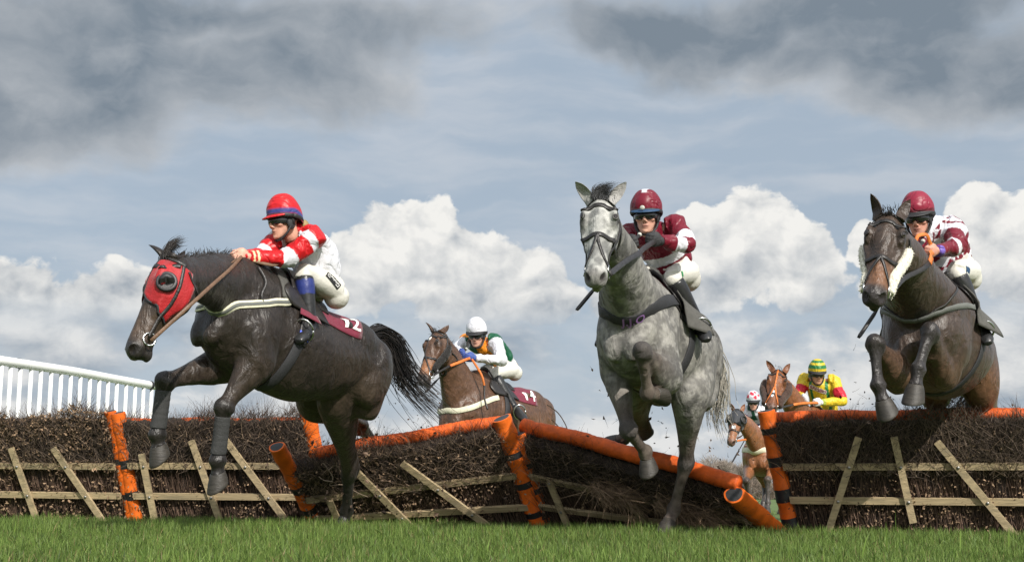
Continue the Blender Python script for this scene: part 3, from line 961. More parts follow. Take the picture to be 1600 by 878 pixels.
def crom(pts, k=6, closed=False):
    pts = [V(p) for p in pts]; out = []; n = len(pts)
    for i in range(n if closed else n - 1):
        if closed:
            p0, p1, p2, p3 = pts[i - 1], pts[i], pts[(i + 1) % n], pts[(i + 2) % n]
        else:
            p0, p1, p2, p3 = pts[max(i - 1, 0)], pts[i], pts[i + 1], pts[min(i + 2, n - 1)]
        for j in range(k):
            u = j / k
            out.append(0.5 * ((2 * p1) + (p2 - p0) * u + (2 * p0 - 5 * p1 + 4 * p2 - p3) * u * u + (3 * p1 - p0 - 3 * p2 + p3) * u ** 3))
    if not closed: out.append(pts[-1])
    return out


def orth(v, d):
    v = V(v) - V(d) * V(v).dot(d)
    return v.normalized()


def text_polys(s, size, cuts=2):
    cu = bpy.data.curves.new('t', 'FONT'); cu.body = s; cu.size = size; cu.align_x = 'CENTER'; cu.align_y = 'CENTER'; cu.offset = 0.012 * size
    o = bpy.data.objects.new('t', cu); COL.objects.link(o)
    bpy.context.view_layer.update()
    me = bpy.data.meshes.new_from_object(o)
    bpy.data.objects.remove(o); bpy.data.curves.remove(cu)
    bm = bmesh.new(); bm.from_mesh(me); bpy.data.meshes.remove(me)
    bmesh.ops.triangulate(bm, faces=bm.faces)
    for _ in range(cuts):
        bmesh.ops.subdivide_edges(bm, edges=bm.edges, cuts=1)
    vs = [(v.co.x, v.co.y) for v in bm.verts]; fs = [tuple(v.index for v in f.verts) for f in bm.faces]
    bm.free()
    return vs, fs


def seg_dist(pts, a, b):
    a, b = np.array(a), np.array(b); ab = b - a
    t = np.clip(((pts - a) @ ab) / (ab @ ab), 0, 1)
    return np.linalg.norm(pts - (a + t[:, None] * ab), axis=1), t


def hair_mesh(name, starts, dirs, lens, rad, cols, mat, parent, bend=0.3, segs=5, droop=0.0, curl=None):
    v, f, c = twigs(np.array(starts, dtype=float), np.array(dirs, dtype=float), np.array(lens, dtype=float), np.array(rad, dtype=float), cols, bend, segs)
    if curl is not None:
        n = len(starts); vv = v.reshape(n, segs + 1, 3, 3)
        for k in range(segs + 1):
            vv[:, k] += (np.array(lens) * (k / segs) ** 2)[:, None, None] * np.array(curl)
        v = vv.reshape(-1, 3)
    if droop:
        n = len(starts); vv = v.reshape(n, segs + 1, 3, 3)
        for k in range(segs + 1):
            vv[:, k, :, 2] -= (droop * np.array(lens) * (k / segs) ** 2)[:, None]
        v = vv.reshape(-1, 3)
    return make_mesh(name, v, f, [mat], None, c, True, parent)


class Horse:
    def __init__(h, name, label, group, W, C, poll, muzzle, nrm, fore, hind, coat, mat='coat', s=1.0, roll=0.0, voxel=0.011, ears=None, tail=None, neck_mid=None, hair=(0.02, 0.016, 0.014), hood=None, hoofk=1.0, belly=0.0, neckw=1.0, mane=(160, .06), forelock=(50, .1, None), width=1.0, tail_n=240, legk=1.27, hw=1.1, tailc=None, curl=(0, .3, .1)):
        h.s = s; h.hairc = hair; tailc = tailc or hair
        W, C = V(W), V(C)
        F = (W - C).normalized(); S = F.cross(V((0, 0, 1))).normalized(); U = S.cross(F).normalized()
        if roll:
            q = Matrix.Rotation(roll, 3, F); S = q @ S; U = q @ U
        F = (F * 1.0 - U * 0.03).normalized(); S = F.cross(U).normalized(); U = S.cross(F)
        h.W, h.F, h.S, h.U = W, F, S, U
        h.loc = lambda x, y, z: W + (F * x + S * (y * width) + U * z) * s
        loc = h.loc
        d = (V(muzzle) - V(poll)).normalized(); n = orth(nrm, d); lat = d.cross(n).normalized()
        if lat.dot(S) < 0: lat = -lat
        h.poll, h.d, h.n, h.lat = V(poll), d, n, lat
        HL = (V(muzzle) - V(poll)).length
        h.hd = lambda t, y, z: h.poll + d * (t * HL) + lat * (y * s * hw) + n * (z * s)
        hd = h.hd
        b = MB()
        # trunk
        T = [(.43, -.42, -.60, .10), (.385, -.34, -.71, .18), (.26, -.15, -.79, .235), (.10, -.04, -.82, .245), (-.08, -.005, -.82, .265), (-.28, -.065, -.82 - belly, .305), (-.48, -.085, -.79 - belly, .32),
             (-.66, -.055, -.71 - belly * .6, .305), (-.84, -.015, -.62, .29), (-.99, -.045, -.60, .275), (-1.12, -.125, -.60, .235), (-1.21, -.23, -.56, .155), (-1.25, -.32, -.47, .06)]
        st = []
        for x, zt, zb, w in T:
            zc = zb * .52 + zt * .48
            pt = .50 if x > -.2 else (.34 if x > -.75 else .22)
            st.append((loc(x, 0, zc), S, U, w * s * width, (zt - zc) * s, (zc - zb) * s, pt * (0.6 if x > .2 else 1), .12))
        b.loft(st, 5, 30)
        # neck
        nb0, nb1 = loc(-.02, 0, -.34), loc(.26, 0, -.30)
        ne = hd(.10, 0, -.125)
        mid = V(neck_mid) if neck_mid else (nb1.lerp(ne, .5) + (U + V((0, 0, .5))).normalized() * .035 * s)
        path = [nb0, nb1, nb1.lerp(mid, .55) , mid.lerp(ne, .15), mid.lerp(ne, .62), ne]
        rr_ = [(.23, .30, .36), (.185, .255, .30), (.140, .205, .235), (.112, .17, .19), (.09, .14, .145), (.08, .115, .115)]
        st = []; h.crest = []; h.neckpath = path
        for i, p in enumerate(path):
            t = (path[min(i + 1, 5)] - path[max(i - 1, 0)]).normalized()
            k = i / 5
            sd_ = orth(S * (1 - k) + lat * k, t); up = sd_.cross(t).normalized()
            w, tt, bb = rr_[i]
            st.append((p, sd_, up, w * s * neckw, tt * s, bb * s, .42, .15))
            h.crest.append((p + up * tt * s, up, sd_, t))
        b.loft(st, 6, 24)
        # head
        HS = [(-.05, -.03, -.13, .055), (.02, .0, -.18, .080), (.12, .018, -.225, .098), (.25, .022, -.26, .108), (.36, .012, -.265, .100), (.46, .002, -.235, .082), (.58, -.008, -.188, .064), (.70, -.014, -.160, .054),
              (.82, -.018, -.148, .056), (.91, -.024, -.148, .060), (.97, -.045, -.140, .052), (1.005, -.075, -.12, .028)]
        st = []
        for t, zt, zb, w in HS:
            zc = zt * .45 + zb * .55
            st.append((hd(t, 0, zc), lat, n, w * s * hw * (1.1 if t > .6 else 1), (zt - zc) * s, (zc - zb) * s, .28 if t < .5 else .22, .42 if .05 < t < .6 else .2))
        b.loft(st, 5, 26)
        ax = (d, lat, n)
        for y in (-1, 1):
            b.ball(hd(.275, .088 * y, -.042), (.052 * s, .026 * s, .036 * s), ax)
            b.ball(hd(.23, .086 * y, -.008), (.05 * s, .022 * s, .022 * s), ax)
            b.ball(hd(.30, .066 * y, -.165), (.105 * s, .034 * s, .088 * s), ax)
            b.tube([hd(.33, .098 * y, -.065), hd(.46, .078 * y, -.075), hd(.60, .060 * y, -.08)], [.017 * s, .015 * s, .01 * s], 8, 3)
            b.ball(hd(.925, .044 * y, -.066), (.042 * s, .024 * s, .034 * s), ax)
            b.ball(hd(.93, .030 * y, -.118), (.035 * s, .026 * s, .022 * s), ax)
        b.ball(hd(.915, 0, -.165), (.042 * s, .034 * s, .024 * s), ax)
        b.ball(hd(.84, 0, -.150), (.05 * s, .03 * s, .022 * s), ax)
        # trunk muscles
        bx = (F, S, U)
        for y in (-1, 1):
            b.ball(loc(.32, .12 * y, -.52), (.095 * s, .09 * s, .14 * s), bx)
            b.ball(loc(.385, .07 * y, -.64), (.06 * s, .075 * s, .12 * s), bx)
            b.ball(loc(.06, .20 * y, -.52), (.17 * s, .075 * s, .20 * s), bx)
            b.ball(loc(.13, .15 * y, -.36), (.09 * s, .07 * s, .20 * s), bx)
            b.ball(loc(-1.02, .165 * y, -.36), (.19 * s, .115 * s, .26 * s), bx)
            b.ball(loc(-.82, .15 * y, -.22), (.22 * s, .12 * s, .16 * s), bx)
            b.ball(loc(-.64, .19 * y, -.18), (.07 * s, .06 * s, .06 * s), bx)
        # legs
        h.legs = []
        S0 = [(.0, .115, .15), (1, .088, .108), (1.22, .075, .094), (1.55, .052, .062), (1.84, .039, .044), (1.96, .052, .057), (2.06, .050, .053), (2.16, .034, .040), (2.5, .0255, .034), (2.80, .027, .036), (2.96, .042, .051), (3.08, .038, .046), (3.5, .029, .033), (4, .040, .043)]
        S1 = [(.0, .13, .20), (.55, .125, .20), (1, .105, .145), (1.25, .082, .112), (1.6, .054, .068), (1.86, .041, .054), (2.0, .050, .068), (2.12, .042, .056), (2.3, .031, .041), (2.75, .028, .036), (2.95, .042, .051), (3.06, .039, .046), (3.5, .031, .034), (4, .041, .045)]
        for kind, data in (('f', fore), ('h', hind)):
            for y, jt in zip((1, -1), data):        # first the horse's right leg, then its left
                if kind == 'f':
                    el = V(jt[0]) if jt[0] else loc(.04, .165 * y, -.72)
                    root = loc(.16, .15 * y, -.50)
                else:
                    el = V(jt[0]); root = loc(-.90, .145 * y, -.28)
                kn, fe, toe = map(V, jt[1:4])
                pd = (toe - fe).normalized()
                plen = (toe - fe).length
                co = fe + pd * min(plen * .52, .115 * s)
                J = [root, el, kn, fe, co]
                tab = S0 if kind == 'f' else S1
                st = []
                cpts = []
                for q, w, a in tab:
                    i = min(int(q), 3); f_ = q - i
                    cpts.append(J[i].lerp(J[i + 1], f_))
                for i, (q, w, a) in enumerate(tab):
                    t = (cpts[min(i + 1, len(cpts) - 1)] - cpts[max(i - 1, 0)]).normalized()
                    sd_ = orth(S, t); up = sd_.cross(t).normalized()
                    kk = s * (1 + (legk - 1) * min(1.0, q))
                    st.append((cpts[i], sd_, up, w * kk, a * kk, a * kk))
                b.loft(st, 4, 16)
                ta = (J[1] - J[2]).normalized(); tb_ = (J[3] - J[2]).normalized()
                out = -(ta + tb_)
                if kind == 'h':
                    bk = orth(-F, (ta - tb_).normalized())
                    out = out.normalized() if out.length > .5 and out.dot(bk) > 0 else bk
                    ph = J[2] + out * .072 * s + ta * .06 * s
                    b.tube([J[2].lerp(J[3], .10), J[2] + out * .035 * s, ph], [.042 * s, .044 * s, .030 * s], 10, 3)
                    b.tube([J[2].lerp(J[1], .55) + out * .045 * s, ph], [.026 * s, .020 * s], 8, 2)
                    b.ball(J[1], (.09 * s, .09 * s, .10 * s))
                    e_ = J[1].lerp(J[2], .42) + bk * .055 * s
                    b.tube([loc(-1.10, .14 * y, -.36), loc(-1.08, .155 * y, -.55).lerp(e_, .3), J[1].lerp(J[2], .12) + bk * .085 * s, e_, J[1].lerp(J[2], .7) + bk * .03 * s], [.105 * s, .105 * s, .080 * s, .055 * s, .030 * s], 12, 4)
                else:
                    if out.length > .35:
                        b.ball(J[2] + out.normalized() * .02 * s, .054 * s)
                    b.ball(J[2].lerp(J[3], .06) - (F * .0), (.052 * s,) * 3)
                tb2 = (co - fe).normalized(); sa = (kn - fe).normalized()
                er = -(tb2 + sa); er = er.normalized() if er.length > .25 else orth(-F, tb2)
                h.legs.append((kind, y, J, toe, pd))
        # dock of the tail
        dock = [loc(-1.10, 0, -.15), loc(-1.24, 0, -.17)]
        if tail: dock += [V(tail[0]).lerp(V(tail[1]), .25)]
        b.tube(dock, [.06 * s, .045 * s, .035 * s][:len(dock)], 10, 3)
        h.raw = b
        verts, faces = b.fuse(voxel, 5, .5)
        verts = verts.astype(np.float64)
        ed = np.concatenate([faces[:, [0, 1]], faces[:, [1, 2]], faces[:, [2, 3]], faces[:, [3, 0]]])
        deg = np.bincount(ed.ravel(), minlength=len(verts))
        hm0 = np.linalg.norm(verts - np.array(hd(.5, 0, -.1)), axis=1)
        wgt = sm(hm0, .36 * s, .50 * s)
        for kind, y, J, toe, pd in h.legs:
            for a_, c_, lim in ((1, 2, .16), (2, 3, .10), (3, 4, .10)):
                dd, t = seg_dist(verts, J[a_], J[c_])
                if a_ == 1: dd = dd + (1 - sm(t, .0, .35)) * .3
                wgt = np.minimum(wgt, sm(dd, lim * s, (lim + .06) * s))
        wgt = np.maximum(wgt, .06)[:, None] * .5
        for _ in range(16):
            acc = np.zeros_like(verts)
            for j in range(3):
                acc[:, j] = np.bincount(ed[:, 0], verts[ed[:, 1], j], len(verts)) + np.bincount(ed[:, 1], verts[ed[:, 0], j], len(verts))
            verts += wgt * (acc / deg[:, None] - verts)
        # muscle relief: soft bellies with grooves between them, running with the limb
        e1_, e2_ = verts[faces[:, 2]] - verts[faces[:, 0]], verts[faces[:, 3]] - verts[faces[:, 1]]
        fn_ = np.cross(e1_, e2_); vn = np.zeros_like(verts)
        for k_ in range(4):
            for j in range(3): vn[:, j] += np.bincount(faces[:, k_], fn_[:, j], len(verts))
        vn /= np.linalg.norm(vn, axis=1, keepdims=True) + 1e-9
        q0 = (verts - np.array(W)) / s
        q0 = np.stack([q0 @ np.array(F), q0 @ np.array(S), q0 @ np.array(U)], -1)
        q0 = q0 + np.stack([vnoise(q0 + 40, 3.2, k_) - .5 for k_ in (31, 32, 33)], -1) * .22
        rdg = lambda p_, sc_, sd_: 1 - 2 * np.abs(vnoise(p_ + 40, sc_, sd_) - .5)
        ml_ = np.sqrt(np.clip(rdg(q0 * np.array([1, 1, .5]), 4.6, 34), 0, 1)) - .75
        ms_ = np.sqrt(np.clip(rdg(q0 * np.array([1, 1, .55]), 10.5, 35), 0, 1)) - .75
        tw_ = (wgt[:, 0] / .5)
        front_ = sm(q0[:, 0], -.35, -.05) + sm(-q0[:, 0], .62, .85)
        verts += vn * ((ml_ * .020 + ms_ * .008) * tw_ * (.25 + .75 * np.clip(front_, 0, 1)) * s + ms_ * .0045 * (1 - tw_) * sm(hm0, .42, .5) * s)[:, None]
        # nostril pits, mouth line, eye sockets and jaw groove cut into the fused surface
        rel = verts - np.array(h.poll)
        lt = rel @ np.array(d) / HL; ly = rel @ np.array(lat) / (s * hw); ln_ = rel @ np.array(n) / s
        inhead = (lt > -.2) & (lt < 1.15) & (np.abs(ly) < .17) & (ln_ > -.34) & (ln_ < .12)
        h.lt, h.ly, h.ln = lt, ly, ln_
        nos = np.zeros(len(verts))
        for y in (-1, 1):
            e = ((lt - .955) * HL / s / .034) ** 2 + ((ly - .052 * y) / .022) ** 2 + ((ln_ + .060) / .024) ** 2
            nos = np.maximum(nos, np.exp(-e ** 1.5))
        nos *= inhead
        verts -= (np.sign(ly) * nos * .022 * s)[:, None] * np.array(lat) + (nos * .022 * s)[:, None] * np.array(d)
        mouth = np.exp(-((ln_ + .128) / .009) ** 2) * ((lt > .80) & (lt < 1.03)) * inhead
        cent = np.array(h.poll) + (lt * HL)[:, None] * np.array(d) - .1 * s * np.array(n)
        dirc = cent - verts; dirc /= np.linalg.norm(dirc, axis=1, keepdims=True) + 1e-9
        verts += dirc * (mouth * .007 * s)[:, None]
        h.nos, h.mouth, h.inhead = nos, mouth, inhead
        # leg parameter (0 elbow or stifle .. 1 hoof) for the coat colours
        lp = np.full(len(verts), -1.0); best = np.full(len(verts), 9.0)
        for kind, y, J, toe, pd in h.legs:
            for i, (a, c) in enumerate(zip(J[1:4], J[2:5])):
                dd, t = seg_dist(verts, a, c)
                rmax = (.15, .075, .07)[i] * s
                m_ = (dd < rmax) & (dd < best)
                best[m_] = dd[m_]; lp[m_] = (i + t[m_])
        h.lp = lp
        tl_ = verts - np.array(W)
        h.tx, h.ty, h.tz = tl_ @ np.array(F) / s, tl_ @ np.array(S) / s, tl_ @ np.array(U) / s
        dn = np.full(len(verts), 9.0); tn = np.zeros(len(verts))
        for i in range(5):
            dd, t = seg_dist(verts, path[i], path[i + 1]); m_ = dd < dn; dn[m_] = dd[m_]; tn[m_] = (i + t[m_]) / 5
        h.tn = np.where(dn < .3 * s, tn, 0)
        h.verts = verts
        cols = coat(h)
        cols = np.clip(cols, .003, 1)
        # ears, eyes and hooves joined to the body mesh
        bv = BVHTree.FromPolygons([tuple(p) for p in verts], [tuple(f) for f in faces.tolist()])
        v2 = [verts]; f2 = [faces]; c2 = [cols]; m2 = [np.zeros(len(faces), int)]; off = len(verts)
        ex = MB()
        ears = ears or (None, None)
        for y, e in zip((1, -1), ears):
            base = hd(.01, .062 * y, -.03)
            tip = V(e) if e else hd(-.24, .085 * y, .06)
            dirn = (tip - base).normalized(); L = .142 * s
            o_ = orth(n * .85 + lat * (.55 * y), dirn); sd_ = dirn.cross(o_).normalized()
            st = []
            for t, w, t1, b1 in ((-.10, .036, .034, .03), (.05, .034, .034, .012), (.25, .036, .034, -.010), (.5, .033, .028, -.012), (.75, .024, .018, -.008), (.92, .010, .009, -.003), (1.0, .003, .003, .001)):
                st.append((base + dirn * (L * t) - o_ * (.018 * s * math.sin(t * 2.2)), sd_, -o_, w * s, t1 * s, b1 * s))
            ex.col = tuple(np.array(h.earc) if hasattr(h, 'earc') else cols[inhead & (lt < .1)].mean(0))
            ex.loft(st, 4, 14, mat=0)
        for y in (-1, 1):
            ex.col = (.01, .01, .01)
            q_, n_e, _, _ = bv.find_nearest(hd(.285, .135 * y, .045))
            e1 = orth(d, n_e)
            ex.ball(q_ - n_e * .0075 * s, (.0215 * s, .0175 * s, .013 * s), (e1, n_e.cross(e1), n_e), 14, mat=1)
            lid = []
            for k_ in range(13):
                a_ = math.pi * 2 * k_ / 12
                lid.append(q_ + e1 * (.021 * s * math.cos(a_)) + n_e.cross(e1) * (.0165 * s * math.sin(a_)) - n_e * .003 * s)
            ex.col = tuple(np.array(cols[inhead & (lt < .4)].mean(0)) * .45)
            ex.tube(lid, .0048 * s, 6, 1, mat=0)
        for kind, y, J, toe, pd in h.legs:
            ex.col = (.1, .1, .1)
            sd_ = orth(S, pd); up = sd_.cross(pd).normalized()
            k = s * hoofk * (.4 + .6 * legk)
            L = max((toe - J[4]).length, .085 * s)
            tl_u = lambda dg: up * math.cos(R(dg)) + pd * math.sin(R(dg))
            st = [(J[4] - pd * .014 * s, sd_, tl_u(12), .040 * k, .044 * k, .042 * k), (J[4] + pd * .012 * s, sd_, tl_u(16), .047 * k, .052 * k, .048 * k), (J[4] + pd * (L * .5), sd_, tl_u(24), .053 * k, .064 * k, .056 * k), (J[4] + pd * (L * .88), sd_, tl_u(30), .057 * k, .074 * k, .060 * k), (J[4] + pd * (L * .92), sd_, tl_u(31), .048 * k, .064 * k, .052 * k)]
            ex.loft(st, 3, 18, mat=2)
        ev = np.array(ex.v)
        v2.append(ev); c2.append(np.array(ex.c))
        allv = np.concatenate(v2); allc = np.concatenate(c2)
        tri = [tuple(i + off for i in f) for f in ex.f]
        fl = [tuple(f) for f in faces.tolist()] + tri
        fm = [0] * len(faces) + ex.m
        h.root = empty(name, V((W.x, W.y, ground_z(W.x))), label, 'horse', group)
        h.body = make_mesh('body', allv, fl, [M[mat], M['eye'], M['hoof']], fm, allc, True, h.root)
        h.bvh = BVHTree.FromPolygons([tuple(p) for p in verts], [tuple(f) for f in faces.tolist()])
        # mane
        n_, ml = mane
        if n_:
            a, dr, ls = [], [], []
            cr = crom([c[0] for c in h.crest[1:]], 8)
            for _ in range(n_):
                t = random.random(); f_ = t * (len(cr) - 1); i = min(int(f_), len(cr) - 2)
                p = cr[i].lerp(cr[i + 1], f_ - i)
                ci = h.crest[1 + min(int(t * 4), 4)]
                a.append(p - ci[1] * .02 * s + ci[2] * random.gauss(0, .012)); dr.append(ci[1] * random.uniform(.5, 1) + ci[2] * random.gauss(0, .45) - ci[3] * random.uniform(0, .8)); ls.append(ml * random.uniform(.6, 1.5))
            n_ = len(a)
            hair_mesh('mane', a, dr, ls, [.0035] * n_, np.tile(hair, (n_, 1)) * rng.uniform(.6, 1.6, (n_, 1)), M['hair'], h.root, .35, 4, .15)
        n_, fl_, fdir = forelock
        if n_:
            a, dr, ls = [], [], []
            for _ in range(n_):
                a.append(hd(random.uniform(-.06, .06), random.gauss(0, .022), random.uniform(-.01, .012)))
                dd = V(fdir) if fdir else (n * .9 + d * .15)
                dr.append(dd.normalized() + V((random.gauss(0, .15), random.gauss(0, .15), random.gauss(0, .15)))); ls.append(fl_ * random.uniform(.55, 1.15))
            hair_mesh('forelock', a, dr, ls, [.0026] * n_, np.tile(hair, (n_, 1)) * rng.uniform(.6, 1.9, (n_, 1)), M['hair'], h.root, .10, 7, .12, curl)
        if tail:
            cv = crom(tail, 7); N = len(cv); st_, n_ = [], tail_n
            vs = []; K = N
            A = np.array([[*p] for p in cv])
            t = np.linspace(0, 1, N)
            sp = .028 + .11 * t ** 1.2
            ran = rng.normal(0, 1, (n_, 3)); le = rng.uniform(.55, 1.0, n_)
            wob = rng.normal(0, 1, (n_, 3)); ph = rng.uniform(0, 6, n_)
            f, idx = [], 0
            vv = np.zeros((n_, N, 3, 3))
            for k in range(N):
                tt = t[k] * le
                c = np.stack([np.interp(tt, t, A[:, j]) for j in range(3)], -1)
                s_k = np.interp(tt, t, sp)
                c = c + ran * (s_k * .55)[:, None] * s + wob * (.012 * np.sin(tt * 7 + ph) * tt * 2)[:, None]
                r = .0042 * (1 - .8 * t[k]) + .0006
                for j in range(3):
                    an = j * 2.094
                    vv[:, k, j] = c + np.array([math.cos(an) * r, 0, math.sin(an) * r]) + np.array([0, math.sin(an + 1) * r * .6, 0])
            base = (np.arange(n_) * N * 3)[:, None]
            for k in range(N - 1):
                for j in range(3):
                    f.append(base + [k * 3 + j, k * 3 + (j + 1) % 3, (k + 1) * 3 + (j + 1) % 3, (k + 1) * 3 + j])
            cl = np.repeat(np.tile(tailc, (n_, 1)) * rng.uniform(.5, 1.5, (n_, 1)), N * 3, axis=0)
            make_mesh('tail', vv.reshape(-1, 3), np.concatenate(f), [M['hair']], None, cl, True, h.root)

    # ---- tack
    def near(h, p, off=.004):
        q, nn, _, _ = h.bvh.find_nearest(V(p))
        return q + nn * off, nn

    def strap(h, pts, width, name, mat, parent=None, k=7, off=.003, thick=.005, closed=False, smooth=True):
        pp = crom(pts, k, closed); a, b_ = [], []
        for p in pp:
            q, nn = h.near(p, off); a.append(q); b_.append(nn)
        if smooth:
            for _ in range(2):
                n = len(a)
                b_ = [(b_[max(i - 1, 0)] + b_[i] * 2 + b_[min(i + 1, n - 1)]).normalized() for i in range(n)]
                a = [a[i] if (not closed and i in (0, n - 1)) else (a[i - 1] + a[i] * 2 + a[(i + 1) % n]) / 4 for i in range(n)]
                a = [h.near(p, off)[0] for p in a]
        h.last = (a, b_)
        m = MB(); m.ribbon(a, b_, width, thick, closed=closed)
        return m.build(name, M[mat] if isinstance(mat, str) else mat, parent or h.root)

    def out(h, x, ang, off=.0, zc=-.38):
        """point on the trunk: x along the back, angle from the spine (positive = horse's right)"""
        o = h.loc(x, 0, zc); dr = (h.S * math.sin(ang) + h.U * math.cos(ang)).normalized()
        hit = h.bvh.ray_cast(o, dr)
        if hit[0] is None: return o + dr * .3 * h.s, dr
        return hit[0] + dr * off, dr

    def drape(h, name, mat, x0, x1, a0, a1, off=.010, thick=.006, nx=14, na=26, shape=None, lift=None, parent=None, zc=-.38):
        m = MB(); top, bot = [], []
        for i in range(na + 1):
            for j in range(nx + 1):
                u, v = j / nx, i / na
                x, a = x0 + (x1 - x0) * u, a0 + (a1 - a0) * v
                if shape: x, a = shape(u, v, x, a)
                l_ = lift(u, v) if lift else 0
                p, dr = h.out(x, a, off + l_, zc); bot.append(p - dr * thick); top.append(p)
        # soften
        def sm(L):
            for _ in range(3):
                G = [V(p) for p in L]
                for i in range(1, na):
                    for j in range(1, nx):
                        k = i * (nx + 1) + j
                        L[k] = (G[k] * 2 + G[k - 1] + G[k + 1] + G[k - nx - 1] + G[k + nx + 1]) / 6
        sm(top); sm(bot)
        q = len(top); fs = []
        for i in range(na):
            for j in range(nx):
                a = i * (nx + 1) + j
                fs.append((a, a + 1, a + nx + 2, a + nx + 1)); fs.append((a + q, a + nx + 1 + q, a + nx + 2 + q, a + 1 + q))
        edge = [j for j in range(nx + 1)] + [(i + 1) * (nx + 1) - 1 for i in range(1, na + 1)] + [na * (nx + 1) + j for j in range(nx - 1, -1, -1)] + [i * (nx + 1) for i in range(na - 1, 0, -1)]
        for i in range(len(edge)):
            a, c = edge[i], edge[(i + 1) % len(edge)]
            fs.append((c, a, a + q, c + q))
        m.add(top + bot, fs)
        return m.build(name, M[mat], parent or h.root)

    def print_on(h, name, mat, s, size, x, ang, parent, off=.016, rot=0, zc=-.38, slant=0):
        """lettering that follows the trunk, read from outside"""
        vs, fs = text_polys(s, size)
        sg = 1 if ang > 0 else -1
        m = MB(); pts = []
        c, sn = math.cos(rot), math.sin(rot)
        for tx, ty in vs:
            a_, b_ = tx * c - ty * sn, tx * sn + ty * c
            p, dr = h.out(x + sg * a_, ang - sg * (b_ / .33), off, zc)
            pts.append(p)
        if True: m.add(pts, fs)
        return m.build(name, M[mat], parent, smooth=False)

    def print_strap(h, name, mat, s, size, f, parent, off=.008, flip=1):
        """lettering along the strap laid last; f is the place along it"""
        a, b_ = h.last; L = [0]
        for i in range(1, len(a)): L.append(L[-1] + (a[i] - a[i - 1]).length)
        vs, fs = text_polys(s, size, 1); pts = []
        for tx, ty in vs:
            d = f * L[-1] + flip * tx; i = max(0, min(len(a) - 2, next((k for k in range(len(L) - 1) if L[k + 1] >= d), len(a) - 2)))
            u = (d - L[i]) / (L[i + 1] - L[i] + 1e-9); p = a[i].lerp(a[i + 1], u); t = (a[i + 1] - a[i]).normalized()
            nn = b_[i].lerp(b_[i + 1], u).normalized(); w = nn.cross(t * flip).normalized()
            pts.append(p + w * ty + nn * off)
        m = MB(); m.add(pts, fs); return m.build(name, M[mat], parent, smooth=False)

    def px(h, px, py, x):
        """point seen at the photo pixel that lies x metres forward of the withers"""
        c = V((0, 0, CAMH)); d = P(px, py, 10.0) - c
        k = ((h.W + h.F * (x * h.s)) - c).dot(h.F) / d.dot(h.F)
        return c + d * k

    def mirror(h, p):
        p = V(p); return p - h.S * (2 * (p - h.W).dot(h.S))

    def bridle(h, mat='leather', nose=.57, off=.003, cheek=True, w=.024, brow=True, cross=None, grackle=False):
        hd = h.hd; br = None
        root = None
        ring = lambda t, zt=.05, yy=.13, zb=-.30: [hd(t, 0, zt), hd(t, yy * .8, zt - .04), hd(t, yy, -.08), hd(t, yy, -.17), hd(t, yy * .5, zb), hd(t, 0, zb - .02), hd(t, -yy * .5, zb), hd(t, -yy, -.17), hd(t, -yy, -.08), hd(t, -yy * .8, zt - .04)]
        root = h.strap([hd(.03, .13, -.12), hd(.02, .10, .0), hd(-.03, .04, .05), hd(-.04, 0, .06), hd(-.03, -.04, .05), hd(.02, -.10, .0), hd(.03, -.13, -.12)], w, 'bridle', mat, off=off)
        if brow: h.strap([hd(.06, .14, -.08), hd(.10, .11, .02), hd(.13, .05, .06), hd(.13, 0, .06), hd(.13, -.05, .06), hd(.10, -.11, .02), hd(.06, -.14, -.08)], w * 1.05, 'browband', mat, root, off=off)
        if nose: h.strap(ring(nose), w, 'noseband', mat, root, closed=True)
        for y in (-1, 1):
            if cheek: h.strap([hd(.04, .14 * y, -.10), hd(.2, .14 * y, -.12), hd(.4, .14 * y, -.13), hd(.6, .12 * y, -.12), hd(.79, .10 * y, -.115)], w * .8, 'cheek_strap', mat, root, off=off)
            c = hd(.80, .064 * y, -.115); m = MB()
            pts = [c + (h.d * math.cos(a) + h.n * math.sin(a)) * .036 * h.s for a in np.linspace(0, 2 * math.pi, 18)[:-1]]
            m.tube(pts + pts[:1], .0055 * h.s, 7, 1); m.build('bit_ring', M['steel'], root)
        h.strap([hd(.06, .14, -.16), hd(.16, .12, -.30), hd(.18, 0, -.36), hd(.16, -.12, -.30), hd(.06, -.14, -.16)], w * .6, 'throatlash', mat, root, off=off)
        h.br = root
        return root

    def rein(h, y, hand, mat='leather', sag=.04, w=.02, mid=None, grip=None, via=()):
        a = h.hd(.81, .070 * y, -.125); hand = V(hand)
        pts = [a] + [V(p) for p in via] + [hand]
        if not via:
            mm = a.lerp(hand, .5) - V((0, 0, sag)); pts = [a, mm, hand]
        pp = crom(pts, 8); side = h.S * y
        nr = []
        for i, p in enumerate(pp):
            t = (pp[min(i + 1, len(pp) - 1)] - pp[max(i - 1, 0)]).normalized(); nr.append(orth(side + V((0, -.4, .3)), t))
        for _ in range(3):
            for i in range(2, len(pp) - 1):
                q, nn_, _, _ = h.bvh.find_nearest(pp[i])
                if (pp[i] - q).dot(nn_) < .014: pp[i] = q + nn_ * .016
            pp = [pp[i] if i in (0, len(pp) - 1) else (pp[i - 1] + pp[i] * 2 + pp[i + 1]) / 4 for i in range(len(pp))]
        n = len(pp); m = MB()
        if grip:
            k = int(n * grip[0])
            m.ribbon(pp[:k + 1], nr[:k + 1], w, .004)
            o = m.build('rein', M[mat], h.root)
            m2 = MB(); m2.ribbon(pp[k:], nr[k:], w * 1.25, .007); m2.build('rein_grip', M[grip[1]], o)
            return o
        m.ribbon(pp, nr, w, .004)
        return m.build('rein', M[mat], h.root)


